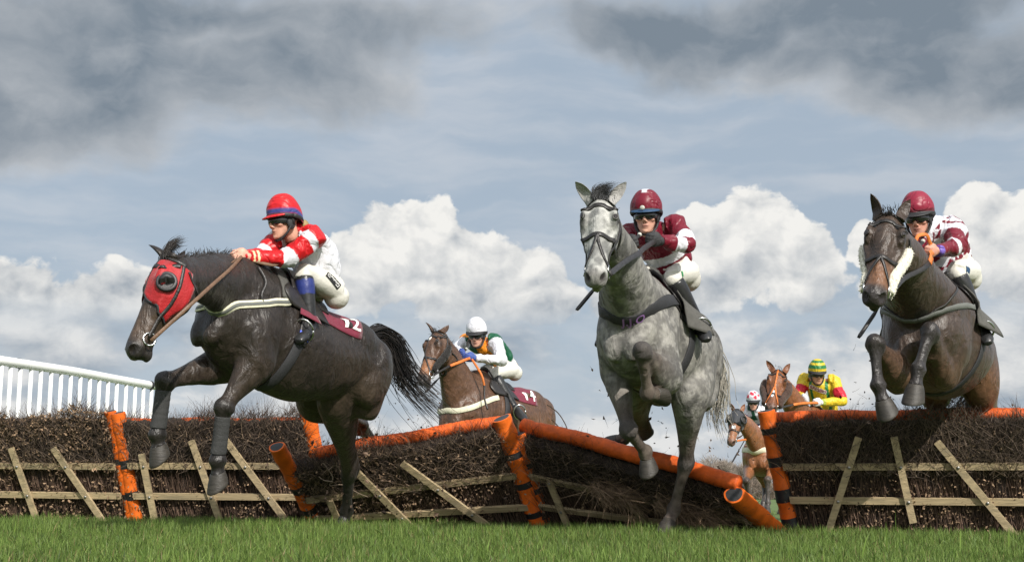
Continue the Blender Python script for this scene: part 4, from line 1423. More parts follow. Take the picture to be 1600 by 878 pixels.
def coat_bay(base, dark, muzzle, tanmuz, legdark=1.0, flank=None):
    """dark points: lower legs, muzzle tip; tan behind the nostrils and at the flanks"""
    def fn(h):
        n = len(h.verts); no = vnoise(h.verts, 5, 1) * .6 + vnoise(h.verts, 13, 2) * .4
        c = np.tile(np.array(base), (n, 1))
        c = c * (0.75 + .5 * no)[:, None]
        if flank is not None:
            k = sm(-h.tx, .35, .9) * sm(-h.tz, .25, .55) * .9
            k = np.maximum(k, sm(-h.tz, .62, .85) * .5)
            c = c * (1 - k[:, None]) + np.array(flank) * k[:, None]
        k = sm(h.lp, .75, 1.05) * legdark
        c = c * (1 - k[:, None]) + np.array(dark) * (.7 + .6 * no)[:, None] * k[:, None]
        hm = h.inhead
        k = hm * sm(h.lt, .50, .66) * (1 - sm(h.lt, .80, .90)) * .85
        c = c * (1 - k[:, None]) + np.array(tanmuz) * k[:, None]
        k = hm * sm(h.lt, .80, .93)
        c = c * (1 - k[:, None]) + np.array(muzzle) * k[:, None]
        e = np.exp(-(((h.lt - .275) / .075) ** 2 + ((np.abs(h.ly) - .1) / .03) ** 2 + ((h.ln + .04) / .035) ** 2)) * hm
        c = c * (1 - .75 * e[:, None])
        k = np.clip(h.nos * 1.1 + h.mouth * .7, 0, .95)
        c = c * (1 - k[:, None]) + np.array((.012, .008, .008)) * k[:, None]
        h.earc = tuple(np.array(base) * .8)
        return c
    return fn


def coat_grey(h):
    n = len(h.verts)
    a = vnoise(h.verts, 19, 3); b_ = vnoise(h.verts, 55, 4); c_ = vnoise(h.verts, 5, 5)
    dap = sm(a * .6 + b_ * .4, .38, .66)
    light, darkc = np.array((.32, .307, .28)), np.array((.095, .091, .086))
    body = rmix(darkc, light, .18 + .55 * dap + .5 * (c_ - .5))
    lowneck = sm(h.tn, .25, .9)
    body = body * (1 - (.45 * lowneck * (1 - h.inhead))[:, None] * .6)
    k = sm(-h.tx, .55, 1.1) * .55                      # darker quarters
    body = body * (1 - .45 * k)[:, None]
    legk = sm(h.lp, .0, .9)
    lg = rmix((.15, .122, .10), (.05, .037, .030), .35 + .9 * (vnoise(h.verts, 22, 6) - .3))
    body = body * (1 - legk[:, None]) + lg * legk[:, None]
    kn = np.exp(-((h.lp - 1.0) / .16) ** 2) * .75
    body = body * (1 - kn[:, None]) + np.array((.05, .047, .047)) * kn[:, None]
    hm = h.inhead
    face = rmix((.17, .17, .165), (.46, .455, .43), sm(vnoise(h.verts, 20, 7) * .55 + vnoise(h.verts, 48, 8) * .45, .3, .65))
    fk = hm * sm(h.ln, -.30, -.12) * sm(h.lt, -.02, .1)
    body = body * (1 - fk[:, None]) + face * fk[:, None]
    k = hm * np.exp(-((h.lt - .38) / .11) ** 2 - (h.ly / .035) ** 2) * .45
    body = body * (1 - k[:, None]) + np.array((.13, .13, .13)) * k[:, None]
    k = hm * sm(h.lt, .84, .95) * .8
    body = body * (1 - k[:, None]) + np.array((.15, .14, .135)) * k[:, None]
    k = hm * sm(-h.ln, .135, .165) * sm(h.lt, .85, .9) * .7
    body = body * (1 - k[:, None]) + np.array((.21, .21, .11)) * k[:, None]
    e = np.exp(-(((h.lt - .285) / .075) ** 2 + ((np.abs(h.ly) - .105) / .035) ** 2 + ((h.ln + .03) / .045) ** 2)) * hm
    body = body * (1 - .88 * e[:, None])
    k = np.clip(h.nos * 1.2 + h.mouth * .6, 0, .97)
    body = body * (1 - k[:, None]) + np.array((.02, .015, .016)) * k[:, None]
    h.earc = (.33, .32, .31)
    return body


def gallop(W, F, S, s, near=True):
    """plain hidden legs of a horse that gathers itself behind a hurdle; toes of the hind feet on the turf"""
    def foot(p): q = V(p); q.z = ground_z(q.x) + .01; return q
    out = []
    for y in (1, -1):
        el = W + (F * .04 + S * .165 * y) * s - V((0, 0, .72 * s)); kn = el + F * (.30 if y > 0 else .18) * s - V((0, 0, .30 * s)); fe = kn - F * (.12 if y > 0 else .02) * s - V((0, 0, .27 * s)); out.append((None, kn, fe, fe - F * .12 * s - V((0, 0, .12 * s))))
    hi = []
    for y in (1, -1):
        sf = W + (F * -.62 + S * .18 * y) * s - V((0, 0, .68 * s)); hk = W + (F * -(.88 + .06 * y) + S * .15 * y) * s - V((0, 0, 1.0 * s)); t = foot(W + (F * (-.66 + .1 * y) + S * .14 * y) * s); fe = t + V((0, 0, .17 * s)) - F * .10 * s
        hi.append((sf, hk, fe, t))
    return out, hi
# ------------------------------------------------------------------ the six runners
HG = 'racehorses jumping the hurdles'
H1 = Horse('racehorse', 'near-black horse in a red hood with eye cups landing at the left', HG,
           P(428, 416, 8.5), P(562, 511, 9.22), P(258, 400, 7.35), P(184, 549, 7.18), (-.78, -.48, .42),
           [(None, P(257, 596, 7.95), P(246, 682, 7.98), P(250, 714, 8.0)), (None, P(350, 637, 8.05), P(340, 722, 8.10), P(341, 760, 8.12))],
           [(P(494, 622, 9.35), P(562, 664, 10.2), P(594, 704, 10.62), P(600, 745, 10.7)), (P(529, 628, 9.15), P(546, 738, 9.80), P(541, 800, 10.02), P(532, 830, 9.98))],
           coat_bay((.023, .0175, .0145), (.016, .0135, .012), (.020, .017, .015), (.070, .046, .032), flank=(.050, .035, .025)),
           ears=(P(221, 379, 7.42), P(296, 380, 7.5)), tail=[P(572, 525, 9.55), P(592, 519, 9.7), P(612, 536, 9.8), P(622, 566, 9.85), P(640, 600, 9.9), P(690, 650, 9.95)],
           mane=(260, .05), forelock=(380, .13, (-.05, .2, 1)), curl=(.5, .3, -.15), tail_n=460, neck_mid=P(338, 438, 7.95), width=.86)
H2 = Horse('racehorse', 'dappled grey horse clearing the flattened hurdle in the middle', HG,
           P(1008, 424, 8.72), P(1068, 492, 9.55), P(938, 307, 7.32), P(928, 430, 7.02), (-.16, -1, .5),
           [(None, P(982, 672, 8.42), P(1009, 708, 8.66), P(1013, 731, 8.66)), (P(1040, 590, 8.35), P(1003, 549, 7.95), P(1012, 614, 8.15), P(1036, 617, 8.30))],
           [(P(988, 606, 9.25), P(1006, 672, 9.75), P(974, 684, 10.1), P(957, 692, 10.14)), (P(1078, 622, 8.95), P(1072, 722, 9.24), P(1052, 798, 9.36), P(1037, 836, 9.22))],
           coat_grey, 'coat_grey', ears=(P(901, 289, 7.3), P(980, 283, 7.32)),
           tail=[P(1104, 530, 9.95), P(1118, 560, 10.1), P(1124, 600, 10.15), P(1118, 640, 10.15), P(1128, 668, 10.15)], hair=(.045, .045, .047), mane=(60, .06), forelock=(420, .115, (-.25, .1, 1)), curl=(.75, -.1, -.35), tailc=(.42, .39, .33), neckw=1.16, hw=1.03)
H3 = Horse('racehorse', 'dark bay horse with cream sheepskin cheek rolls jumping at the right', HG,
           P(1450, 424, 8.7), P(1492, 500, 9.58), P(1389, 332, 7.5), P(1364, 460, 7.18), (-.28, -1, .5),
           [(P(1402, 585, 8.35), P(1367, 538, 8.0), P(1372, 603, 7.98), P(1388, 650, 7.96)), (P(1472, 585, 8.45), P(1453, 519, 8.08), P(1434, 578, 8.02), P(1426, 632, 7.98))],
           [(P(1462, 606, 9.55), P(1462, 650, 10.05), P(1480, 690, 10.35), P(1476, 720, 10.38)), (P(1532, 606, 9.45), P(1551, 650, 9.98), P(1540, 715, 10.15), P(1540, 750, 10.2))],
           coat_bay((.052, .034, .025), (.026, .022, .021), (.026, .021, .02), (.17, .078, .038), flank=(.115, .056, .029)),
           ears=(P(1361, 313, 7.5), P(1431, 299, 7.52)), tail=[P(1530, 530, 10.2), P(1540, 560, 10.4), P(1510, 625, 10.5), P(1490, 650, 10.6)], mane=(120, .04), forelock=(70, .05, None), hoofk=1.05, neckw=1.36, width=1.06)
w14, c14 = P(748, 576, 13.5), P(822, 608, 14.2)
f14 = (w14 - c14); f14.z = 0; f14.normalize()
fo, hi = gallop(w14, f14, f14.cross(V((0, 0, 1))), 1.0)
H4 = Horse('racehorse', 'brown bay horse with a small white forehead star approaching behind the twisted hurdle', HG,
           w14, c14, P(680, 517, 12.85), P(649, 592, 12.55), (-.70, -.66, .42), fo, hi,
           coat_bay((.095, .050, .030), (.028, .022, .02), (.034, .026, .023), (.24, .10, .04), flank=(.19, .09, .042)),
           voxel=.013, ears=(P(663, 505, 12.9), P(706, 500, 12.95)), mane=(90, .04), forelock=(30, .05, None), tail=[P(850, 640, 15.0), P(858, 670, 15.2), P(858, 720, 15.3), P(850, 770, 15.3)], tail_n=120)
w5, c5 = P(1270, 634, 16.2), P(1306, 652, 17.0)
f5 = (w5 - c5); f5.z = 0; f5.normalize()
fo, hi = gallop(w5, f5, f5.cross(V((0, 0, 1))), 1.0)
H5 = Horse('racehorse', 'bright bay horse with an orange nose strap behind the straight hurdle', HG,
           w5, c5, P(1217, 577, 15.1), P(1203, 637, 14.8), (-.2, -1, .55), fo, hi,
           coat_bay((.20, .075, .032), (.03, .02, .016), (.10, .055, .04), (.17, .065, .03)),
           voxel=.014, ears=(P(1197, 563, 15.15), P(1239, 562, 15.15)), mane=(60, .04), forelock=(20, .05, None), tail=[P(1325, 660, 17.6), P(1332, 690, 17.7), P(1330, 740, 17.7)], tail_n=80)
w6, c6 = P(1190, 668, 20.8), P(1206, 684, 21.6)
f6 = (w6 - c6); f6.z = 0; f6.normalize(); s6 = f6.cross(V((0, 0, 1)))
fo, hi = gallop(w6, f6, s6, .95)
gz6 = ground_z(w6.x)
fo = [(None, P(1166, 752, 19.8), P(1170, 782, 20.0), P(1172, 799, 20.0)), (None, P(1199, 750, 20.1), P(1200, 786, 20.1), P(1198, 802, 20.0))]
H6 = Horse('racehorse', 'chestnut horse in a dark blinker hood in the gap beside the striped post', HG,
           w6, c6, P(1152, 639, 19.5), P(1140, 691, 19.25), (-.38, -1, .4), fo, hi,
           coat_bay((.24, .095, .040), (.06, .05, .045), (.16, .09, .065), (.27, .12, .06)),
           s=.95, voxel=.015, width=1.2, ears=(P(1137, 628, 19.5), P(1166, 627, 19.55)), mane=(50, .04), forelock=(0, .05, None), hair=(.12, .05, .025), tail=[P(1218, 690, 22.2), P(1222, 720, 22.3), P(1220, 770, 22.3)], tail_n=70)
for nm, hh in (('H1', H1), ('H2', H2), ('H3', H3), ('H4', H4), ('H5', H5), ('H6', H6)):
    L = lambda a, b: round((a - b).length, 2)
    print(nm, 'head', '', 'FSU', [tuple(round(x, 2) for x in v) for v in (hh.F, hh.U)], 'WC', 'legs', [(k, y, L(J[0], J[1]), L(J[1], J[2]), L(J[2], J[3]), L(J[3], t)) for k, y, J, t, pd in hh.legs], 'neck', L(hh.neckpath[1], hh.neckpath[5]))
# ------------------------------------------------------------------ tack (worn, so parts of each horse)
PI = math.pi
A = lambda deg: math.radians(deg)


def torus(c, ax1, ax2, r, t, name, mat, parent, n=22):
    m = MB(); pts = [V(c) + ax1 * (math.cos(a) * r[0]) + ax2 * (math.sin(a) * r[1]) for a in np.linspace(0, 2 * PI, n + 1)]
    m.tube(pts, t, 8, 1); return m.build(name, M[mat], parent)


def saddle(h, cloth='burgundy', x0=-.10, x1=-.66, a=62, flap=True, pad=True):
    c = h.drape('saddle_cloth', cloth, x0, x1, A(-a), A(a), .008, .006, 12, 26, shape=lambda u, v, x, an: (x - .05 * abs(v - .5) * 2 * (1 - u), an))
    sd = h.drape('saddle', 'leather', -.08, -.46, A(-34), A(34), .020, .014, 10, 14, lift=lambda u, v: .035 * abs(2 * u - 1) ** 2.5 * (1 - abs(2 * v - 1)))
    for sg in (-1, 1):
        h.drape('saddle_flap', 'leather', -.05, -.38, A(30 * sg), A(66 * sg), .022, .008, 8, 8, parent=sd,
                shape=lambda u, v, x, an: (x + .06 * math.sin(PI * v) * (1 - u) - .05 * v * v * u + .02, an))
    return c, sd


def girth(h, mat='black_web', w=.07, x=-.19):
    pts = [h.out(x - .02 * math.cos(t), t, .004)[0] for t in np.linspace(A(55), A(305), 22)]
    return h.strap(pts, w, 'girth', mat, k=3)


def breast(h, mat, w, xs=None, z=-.50, edge=None, xb=-.06, zb=-.34):
    l = h.loc
    za, zc_ = zb * .72 + z * .28, zb * .3 + z * .7
    pts = [l(xb, -.32, zb), l(.10, -.30, za), l(.27, -.24, zc_), l(.40, -.12, z), l(.45, 0, z), l(.40, .12, z), l(.27, .24, zc_), l(.10, .30, za), l(xb, .32, zb)]
    o = h.strap(pts, w, 'breast_girth', mat, k=8, off=.005)
    if edge:
        keep = h.last
        h.strap(pts, w * .42, 'breast_girth_stripe', edge, o, k=8, off=.0105, thick=.002)
        h.last = keep
    return o


# near-black horse: hood, cups, bridle, striped breast girth, bandages
h = H1; hd = h.hd
rows = []
for v in np.linspace(-.02, 1, 15):
    row = []
    for a in np.linspace(-1, 1, 31):
        t0, t1 = .04, .60 - .17 * (1 - abs(a)) ** 1.3 + .04 * abs(a)
        t = t0 + (t1 - t0) * v
        ang = a * A(140)
        q, nn = h.near(hd(t, .16 * math.sin(ang), -.09 + .17 * math.cos(ang)), .006)
        row.append(q)
    rows.append(row)
m = MB(); nr, nc = len(rows), 31
m.add([p for r in rows for p in r], [(i * nc + j, i * nc + j + 1, (i + 1) * nc + j + 1, (i + 1) * nc + j) for i in range(nr - 1) for j in range(nc - 1)])
hood = m.build('hood', M['red_hood'], h.root)
sol = hood.modifiers.new('thickness', 'SOLIDIFY'); sol.thickness = .004; sol.offset = 1
h.strap([hd(t, 0, .06) for t in (.02, .15, .3, .44)], .012, 'hood_seam', 'black_web', hood, off=.011, thick=.003)
h.strap([hd(.60 - .17 * (1 - abs(a)) ** 1.3 + .04 * abs(a), .16 * math.sin(a * A(140)), -.09 + .17 * math.cos(a * A(140))) for a in np.linspace(-1, 1, 17)], .012, 'hood_edge', 'black_web', hood, off=.008, thick=.004, k=3)
for y in (-1, 1):
    c, nn = h.near(hd(.285, .15 * y, -.05), .006)
    nn = (h.lat * y * .9 + h.n * .35).normalized()
    a1 = orth(h.d, nn); a2 = nn.cross(a1)
    m = MB(); K = 24; vs = []
    prof = [(.070, -.012), (.069, .008), (.061, .014), (.054, .010), (.051, .014), (.049, .030), (.043, .044), (.030, .052), (.012, .055)]
    for r_, z_ in prof:
        for k in range(K):
            t = 2 * PI * k / K
            cut = 1.0
            vs.append(c + (a1 * math.cos(t) + a2 * math.sin(t)) * r_ * .88 * cut + nn * (z_ if not (z_ > .012 and math.cos(t - .5) > .05 and r_ < .0505) else .004))
    fs = [(i * K + k, i * K + (k + 1) % K, (i + 1) * K + (k + 1) % K, (i + 1) * K + k) for i in range(len(prof) - 1) for k in range(K)] + [tuple((len(prof) - 1) * K + k for k in range(K))]
    m.add(vs, fs); m.build('eye_cup', M['black_vinyl'], hood)
br = h.bridle(nose=None, w=.026, off=.012)
h.strap([hd(.72, .09, -.02), hd(.76, .10, -.09), hd(.78, .07, -.16)], .016, 'bit_cheek', 'steel', br)
breast(h, 'white_web', .055, z=-.50, edge='grey_web', zb=-.26)
c, sd = saddle(h, x0=-.14, x1=-.74, a=58)
h.print_on('number', 'white_print', '12', .17, -.64, A(-40), c, off=.013, slant=0)
h.drape('wither_pad', 'grey_foam', .04, -.06, A(-62), A(10), .012, .014, 4, 14)
h.drape('cloth_flap', 'burgundy', -.14, -.28, A(-56), A(-78), .012, .006, 5, 6, shape=lambda u, v, x, an: (x - .02 * v + .05 * v * (1 - u), an), lift=lambda u, v: .03 * v)
g_ = girth(h, 'black_web', .075, -.19)
for k, (x_, a_) in enumerate(((-.165, -100), (-.215, -104))):
    p = [h.out(x_, A(a_ - j * 3.4), .012)[0] for j in range(3)]
    h.strap(p, .03, 'girth_tab', 'blue_tab', g_, k=3, off=.010, thick=.006)
    p = [h.out(x_, A(-70 - j * 6), .012)[0] for j in range(9)]
    h.strap(p, .024, 'girth_strap', 'leather', g_, k=3, off=.007, thick=.004)
for kind, y, J, toe, pd in h.legs[:2]:
    m = MB(); a, b_ = J[2].lerp(J[3], .16), J[2].lerp(J[3], .84)
    pts = [a.lerp(b_, t) for t in np.linspace(0, 1, 15)]
    t_ = (b_ - a).normalized(); s_ = orth(h.S, t_); u_ = s_.cross(t_)
    m.loft([(p, s_, u_, (.045 + .0006 * math.sin(i * 2.6)) * 1.0, .053 + .0006 * math.sin(i * 2.6) + .006 * max(0, i - 10) / 4, .051 + .0013 * math.sin(i * 2.6)) for i, p in enumerate(pts)], 3, 18)
    m.build('leg_bandage', M['bandage'], h.root)

# grey horse
h = H2; hd = h.hd
br = h.bridle(nose=.50, w=.030)
h.strap([hd(.50, 0, .05), hd(.60, .03, .04), hd(.72, .08, 0), hd(.79, .10, -.09)], .018, 'nose_cross_strap', 'leather', br)
h.strap([hd(.50, 0, .05), hd(.60, -.03, .04), hd(.72, -.08, 0), hd(.79, -.10, -.09)], .018, 'nose_cross_strap', 'leather', br)
bg_ = breast(h, 'black_web', .085, z=-.41, zb=-.15)
h.print_strap('lettering', 'purple_print', 'J.J.O', .088, .435, bg_, off=.015, flip=-1)
c, sd = saddle(h, 'burgundy', a=66)
for sg in (-1, 1):
    h.drape('weight_cloth', 'grey_foam', -.06, -.40, A(46 * sg), A(94 * sg), .030, .010, 8, 12, shape=lambda u, v, x, an: (x + .06 - .06 * v * (1 - u) + .08 * u, an),
            lift=lambda u, v: .085 * v * u + .02)
girth(h, 'black_web', .085, -.20)
h.strap([h.loc(.06, -.30, -.26), h.loc(-.02, -.30, -.30), h.loc(-.16, -.33, -.36)], .02, 'girth_strap', 'leather')

# dark bay at the right
h = H3; hd = h.hd
br = h.bridle(nose=.55, w=.026, cheek=False)
h.strap([hd(.55, .0, .05), hd(.66, .07, .01), hd(.78, .09, -.08), hd(.86, .06, -.16), hd(.88, 0, -.19), hd(.86, -.06, -.16), hd(.78, -.09, -.08), hd(.66, -.07, .01), hd(.55, 0, .05)], .018, 'drop_noseband', 'leather', br)


def cheek_roll(h, mat, r=.036, t0=.20, t1=.82, parent=None, yy=.118, far=1.0):
    r_near = r
    for y in (-1, 1):
        r = r_near * (far if y > 0 else 1)
        m = MB(); pts = []
        N = 15; rad = []
        for i in range(N):
            t = t0 + (t1 - t0) * i / (N - 1)
            q, nn = h.near(h.hd(t, yy * y * 1.3, -.145), r * .55 * h.s); pts.append(q)
            rad.append(r * h.s * (.45 + .62 * math.sin(PI * (.06 + .88 * i / (N - 1))) ** .6) * random.uniform(.93, 1.07))
        m.tube(pts, rad, 16, 2)
        o = m.build('sheepskin_roll', M[mat], parent or h.root)
        # woolly surface
        n = 1100; st, dr = [], []
        for _ in range(n):
            f_ = random.random() * (N - 1); i = min(int(f_), N - 2); p = pts[i].lerp(pts[i + 1], f_ - i); d = V((random.gauss(0, 1), random.gauss(0, 1), random.gauss(0, 1))).normalized()
            st.append(p + d * rad[i] * .85); dr.append(d + V((random.gauss(0, .5), random.gauss(0, .5), random.gauss(0, .5))))
        base = {'fleece_white': (.80, .76, .65), 'fleece_black': (.02, .018, .017), 'fleece_brown': (.065, .038, .028)}[mat]
        hair_mesh('wool', st, dr, rng.uniform(.006, .014, n) * h.s, [.0034] * n, np.tile(base, (n, 1)) * rng.uniform(.75, 1.15, (n, 1)), M['hair'], o, .4, 2)


cheek_roll(h, 'fleece_white', .036, .26, .82, br, far=.62)
breast(h, 'grey_web', .040, z=-.40, zb=-.26)
h.strap([h.loc(.14, -.10, .02), h.loc(.25, -.24, -.20), h.loc(.40, -.12, -.34), h.loc(.45, .0, -.37), h.loc(.40, .12, -.34), h.loc(.25, .24, -.20), h.loc(.14, .10, .02)], .018, 'neck_strap', 'leather')
c, sd = saddle(h, 'burgundy', x1=-.78, a=64)
for sg in (-1, 1):
    h.drape('weight_cloth', 'grey_foam', -.04, -.40, A(42 * sg), A(92 * sg), .030, .010, 8, 12, shape=lambda u, v, x, an: (x + .05 - .06 * v * (1 - u) - .12 * u * 0, an), lift=lambda u, v: .06 * v * u + .02)
girth(h, 'black_web', .06, -.22)

# bay with the star
h = H4; hd = h.hd
br = h.bridle(nose=.56, w=.024)
h.strap([hd(.52, 0, .05), hd(.64, .07, .01), hd(.78, .09, -.08)], .016, 'nose_cross_strap', 'leather', br)
h.strap([hd(.52, 0, .05), hd(.64, -.07, .01), hd(.78, -.09, -.08)], .016, 'nose_cross_strap', 'leather', br)
cheek_roll(h, 'fleece_black', .036, .22, .74, br)
q, nn = h.near(hd(.17, 0, .08), .002)
m = MB(); m.ball(q, (.030, .020, .003), (h.d, h.lat, nn), 10); m.build('star', M['white_print'], h.root)
breast(h, 'white_web', .058, z=-.54, zb=-.28)
c, sd = saddle(h, 'burgundy', x1=-.74, a=66)
h.print_on('number', 'white_print', '14', .19, -.63, A(-47), c, off=.014)
girth(h)

# bright bay
h = H5; hd = h.hd
br = h.bridle(nose=.62, w=.022)
h.strap([hd(-.02, .01, .06), hd(.12, .005, .06), hd(.3, 0, .05), hd(.47, 0, .05)], .020, 'nose_strap', 'rubber_orange', br, off=.006)
for y in (-1, 1):
    h.strap([hd(.47, 0, .05), hd(.58, .035 * y, .03), hd(.72, .08 * y, -.02), hd(.82, .09 * y, -.10)], .020, 'nose_strap', 'rubber_orange', br, off=.006)
cheek_roll(h, 'fleece_brown', .050, .14, .78, br)
m = MB(); a0 = hd(.86, -.06, -.14); m.ribbon([a0, a0 + V((.03, -.02, -.08)), a0 + V((.035, -.02, -.18)), a0 + V((.02, 0, -.30))], [V((-.2, -1, .1))] * 4, [.03, .075, .095, .09], .006)
m.build('tongue_tie', M['white_tie'], br)
breast(h, 'white_web', .06, z=-.40, zb=-.26)
saddle(h); girth(h)
h.strap([hd(.55, 0, .05), hd(.62, .012, .05), hd(.70, .022, .045)], .03, 'blaze', 'white_tie', h.root, off=.001, thick=.001)

# hooded chestnut
h = H6; hd = h.hd
rows = []
for v in np.linspace(0, 1, 11):
    row = []
    for a in np.linspace(-1, 1, 23):
        t = -.02 + (.50 - .06 * (1 - abs(a)) + .02) * v; ang = a * A(150)
        row.append(h.near(hd(t, .16 * math.sin(ang), -.09 + .17 * math.cos(ang)), .006)[0])
    rows.append(row)
m = MB(); m.add([p for r in rows for p in r], [(i * 23 + j, i * 23 + j + 1, (i + 1) * 23 + j + 1, (i + 1) * 23 + j) for i in range(10) for j in range(22)])
hood = m.build('hood', M['black_hood'], h.root); so = hood.modifiers.new('thickness', 'SOLIDIFY'); so.thickness = .005; so.offset = 1
for y in (-1, 1):
    c, nn = h.near(hd(.27, .15 * y, -.05), .004); nn = (h.lat * y * .8 + h.n * .5).normalized(); a1 = orth(h.d, nn); a2 = nn.cross(a1)
    torus(c + nn * .01, a1, a2, (.055, .055), .016, 'eye_cup', 'black_vinyl', hood)
    m = MB(); m.ball(c + nn * .002, (.045, .045, .012), (a1, a2, nn), 12, col=(.2, .08, .035)); m.build('eye_opening', M['hoof'], hood)
br = h.bridle(nose=.62, w=.024, brow=False, off=.012)
h.strap([hd(.53, .05, .02), hd(.55, 0, .05), hd(.53, -.05, .02)], .05, 'blaze', 'white_tie', h.root, off=.002, thick=.002)
breast(h, 'white_web', .085, z=-.44, zb=-.34)
saddle(h); girth(h)
# ================================================================== jockeys
M['skin'] = pbr('skin', (0.55, 0.31, 0.22), 0.5, 0.15, 90, 0.08, 22, spec=0.4, attr=True)
def silk_mat():
    m = bpy.data.materials.new('jockey_silk'); m.use_nodes = True
    q = NG(m.node_tree); oc = q.n('ShaderNodeTexCoord').outputs['Object']
    c = q.n('ShaderNodeAttribute', attribute_name='Col').outputs['Color']
    a = q.m('ABSOLUTE', q.m('SUBTRACT', q.noise(oc, 8, 2, .4, dist=1.0), .5))
    b_ = q.noise(oc, 17, 2, .45, dist=.6)
    hgt = q.m('ADD', q.m('MULTIPLY', q.ss(a, .0, .12), .5), q.m('MULTIPLY', b_, .5))
    bp = q.n('ShaderNodeBump', {'Strength': .55, 'Distance': .016, 'Height': hgt}).outputs[0]
    b = q.n('ShaderNodeBsdfPrincipled', {'Base Color': c, 'Roughness': .42, 'Specular IOR Level': .35, 'Sheen Weight': .04, 'Normal': bp})
    q.n('ShaderNodeOutputMaterial', {'Surface': b.outputs[0]})
    return m


M['silk'] = silk_mat()
M['breech'] = pbr('white_breeches', (0.62, 0.60, 0.545), 0.6, 0.35, 26, 0.06, 14, spec=0.3, bdet=4)
M['boot'] = pbr('riding_boot', (0.02, 0.02, 0.02), 0.32, 0.35, 24, 0.2, 14, spec=0.5, attr=True, bdet=3)
M['lens'] = pbr('dark_goggle_lens', (0.012, 0.012, 0.014), 0.08, spec=0.7)
M['strapb'] = pbr('black_harness', (0.02, 0.02, 0.022), 0.6, 0.3, 80)
M['glove_black'] = pbr('black_glove', (0.025, 0.025, 0.027), 0.7, 0.4, 90)
M['glove_blue'] = pbr('blue_glove', (0.045, 0.085, 0.30), 0.7, 0.4, 90)
M['glove_white'] = pbr('white_glove', (0.72, 0.72, 0.74), 0.7, 0.4, 90)
M['hair_blond'] = pbr('blond_hair_bun', (0.30, 0.22, 0.09), 0.6, 0.8, 60, 0.3, 30)
M['badge'] = pbr('pale_cap_badge', (0.45, 0.45, 0.40), 0.4, 0.2, 40)
M['patch_black'] = pbr('black_print_patch', (0.012, 0.012, 0.012), 0.6)
M['patch_blue'] = pbr('blue_print_patch', (0.02, 0.06, 0.13), 0.6)
M['patch_green'] = pbr('green_print_patch', (0.02, 0.22, 0.07), 0.6)
M['maroon_print'] = pbr('maroon_print', (0.22, 0.01, 0.05), 0.6)
M['print_grey'] = pbr('grey_print', (0.35, 0.37, 0.42), 0.6)
RED, WHITE, MAROON, YEL, GRN, ORG, DGRN, NAVY = (.50, .008, .012), (.66, .66, .71), (.15, .005, .018), (.66, .47, .025), (.02, .17, .05), (.72, .24, .015), (.008, .085, .04), (.03, .04, .16)


def limb_param(v, J):
    """nearest joint-chain parameter and distance"""
    best = np.full(len(v), 9.0); par = np.zeros(len(v))
    for i in range(len(J) - 1):
        d, t = seg_dist(v, J[i], J[i + 1]); m = d < best; best[m] = d[m]; par[m] = i + t[m]
    return par, best


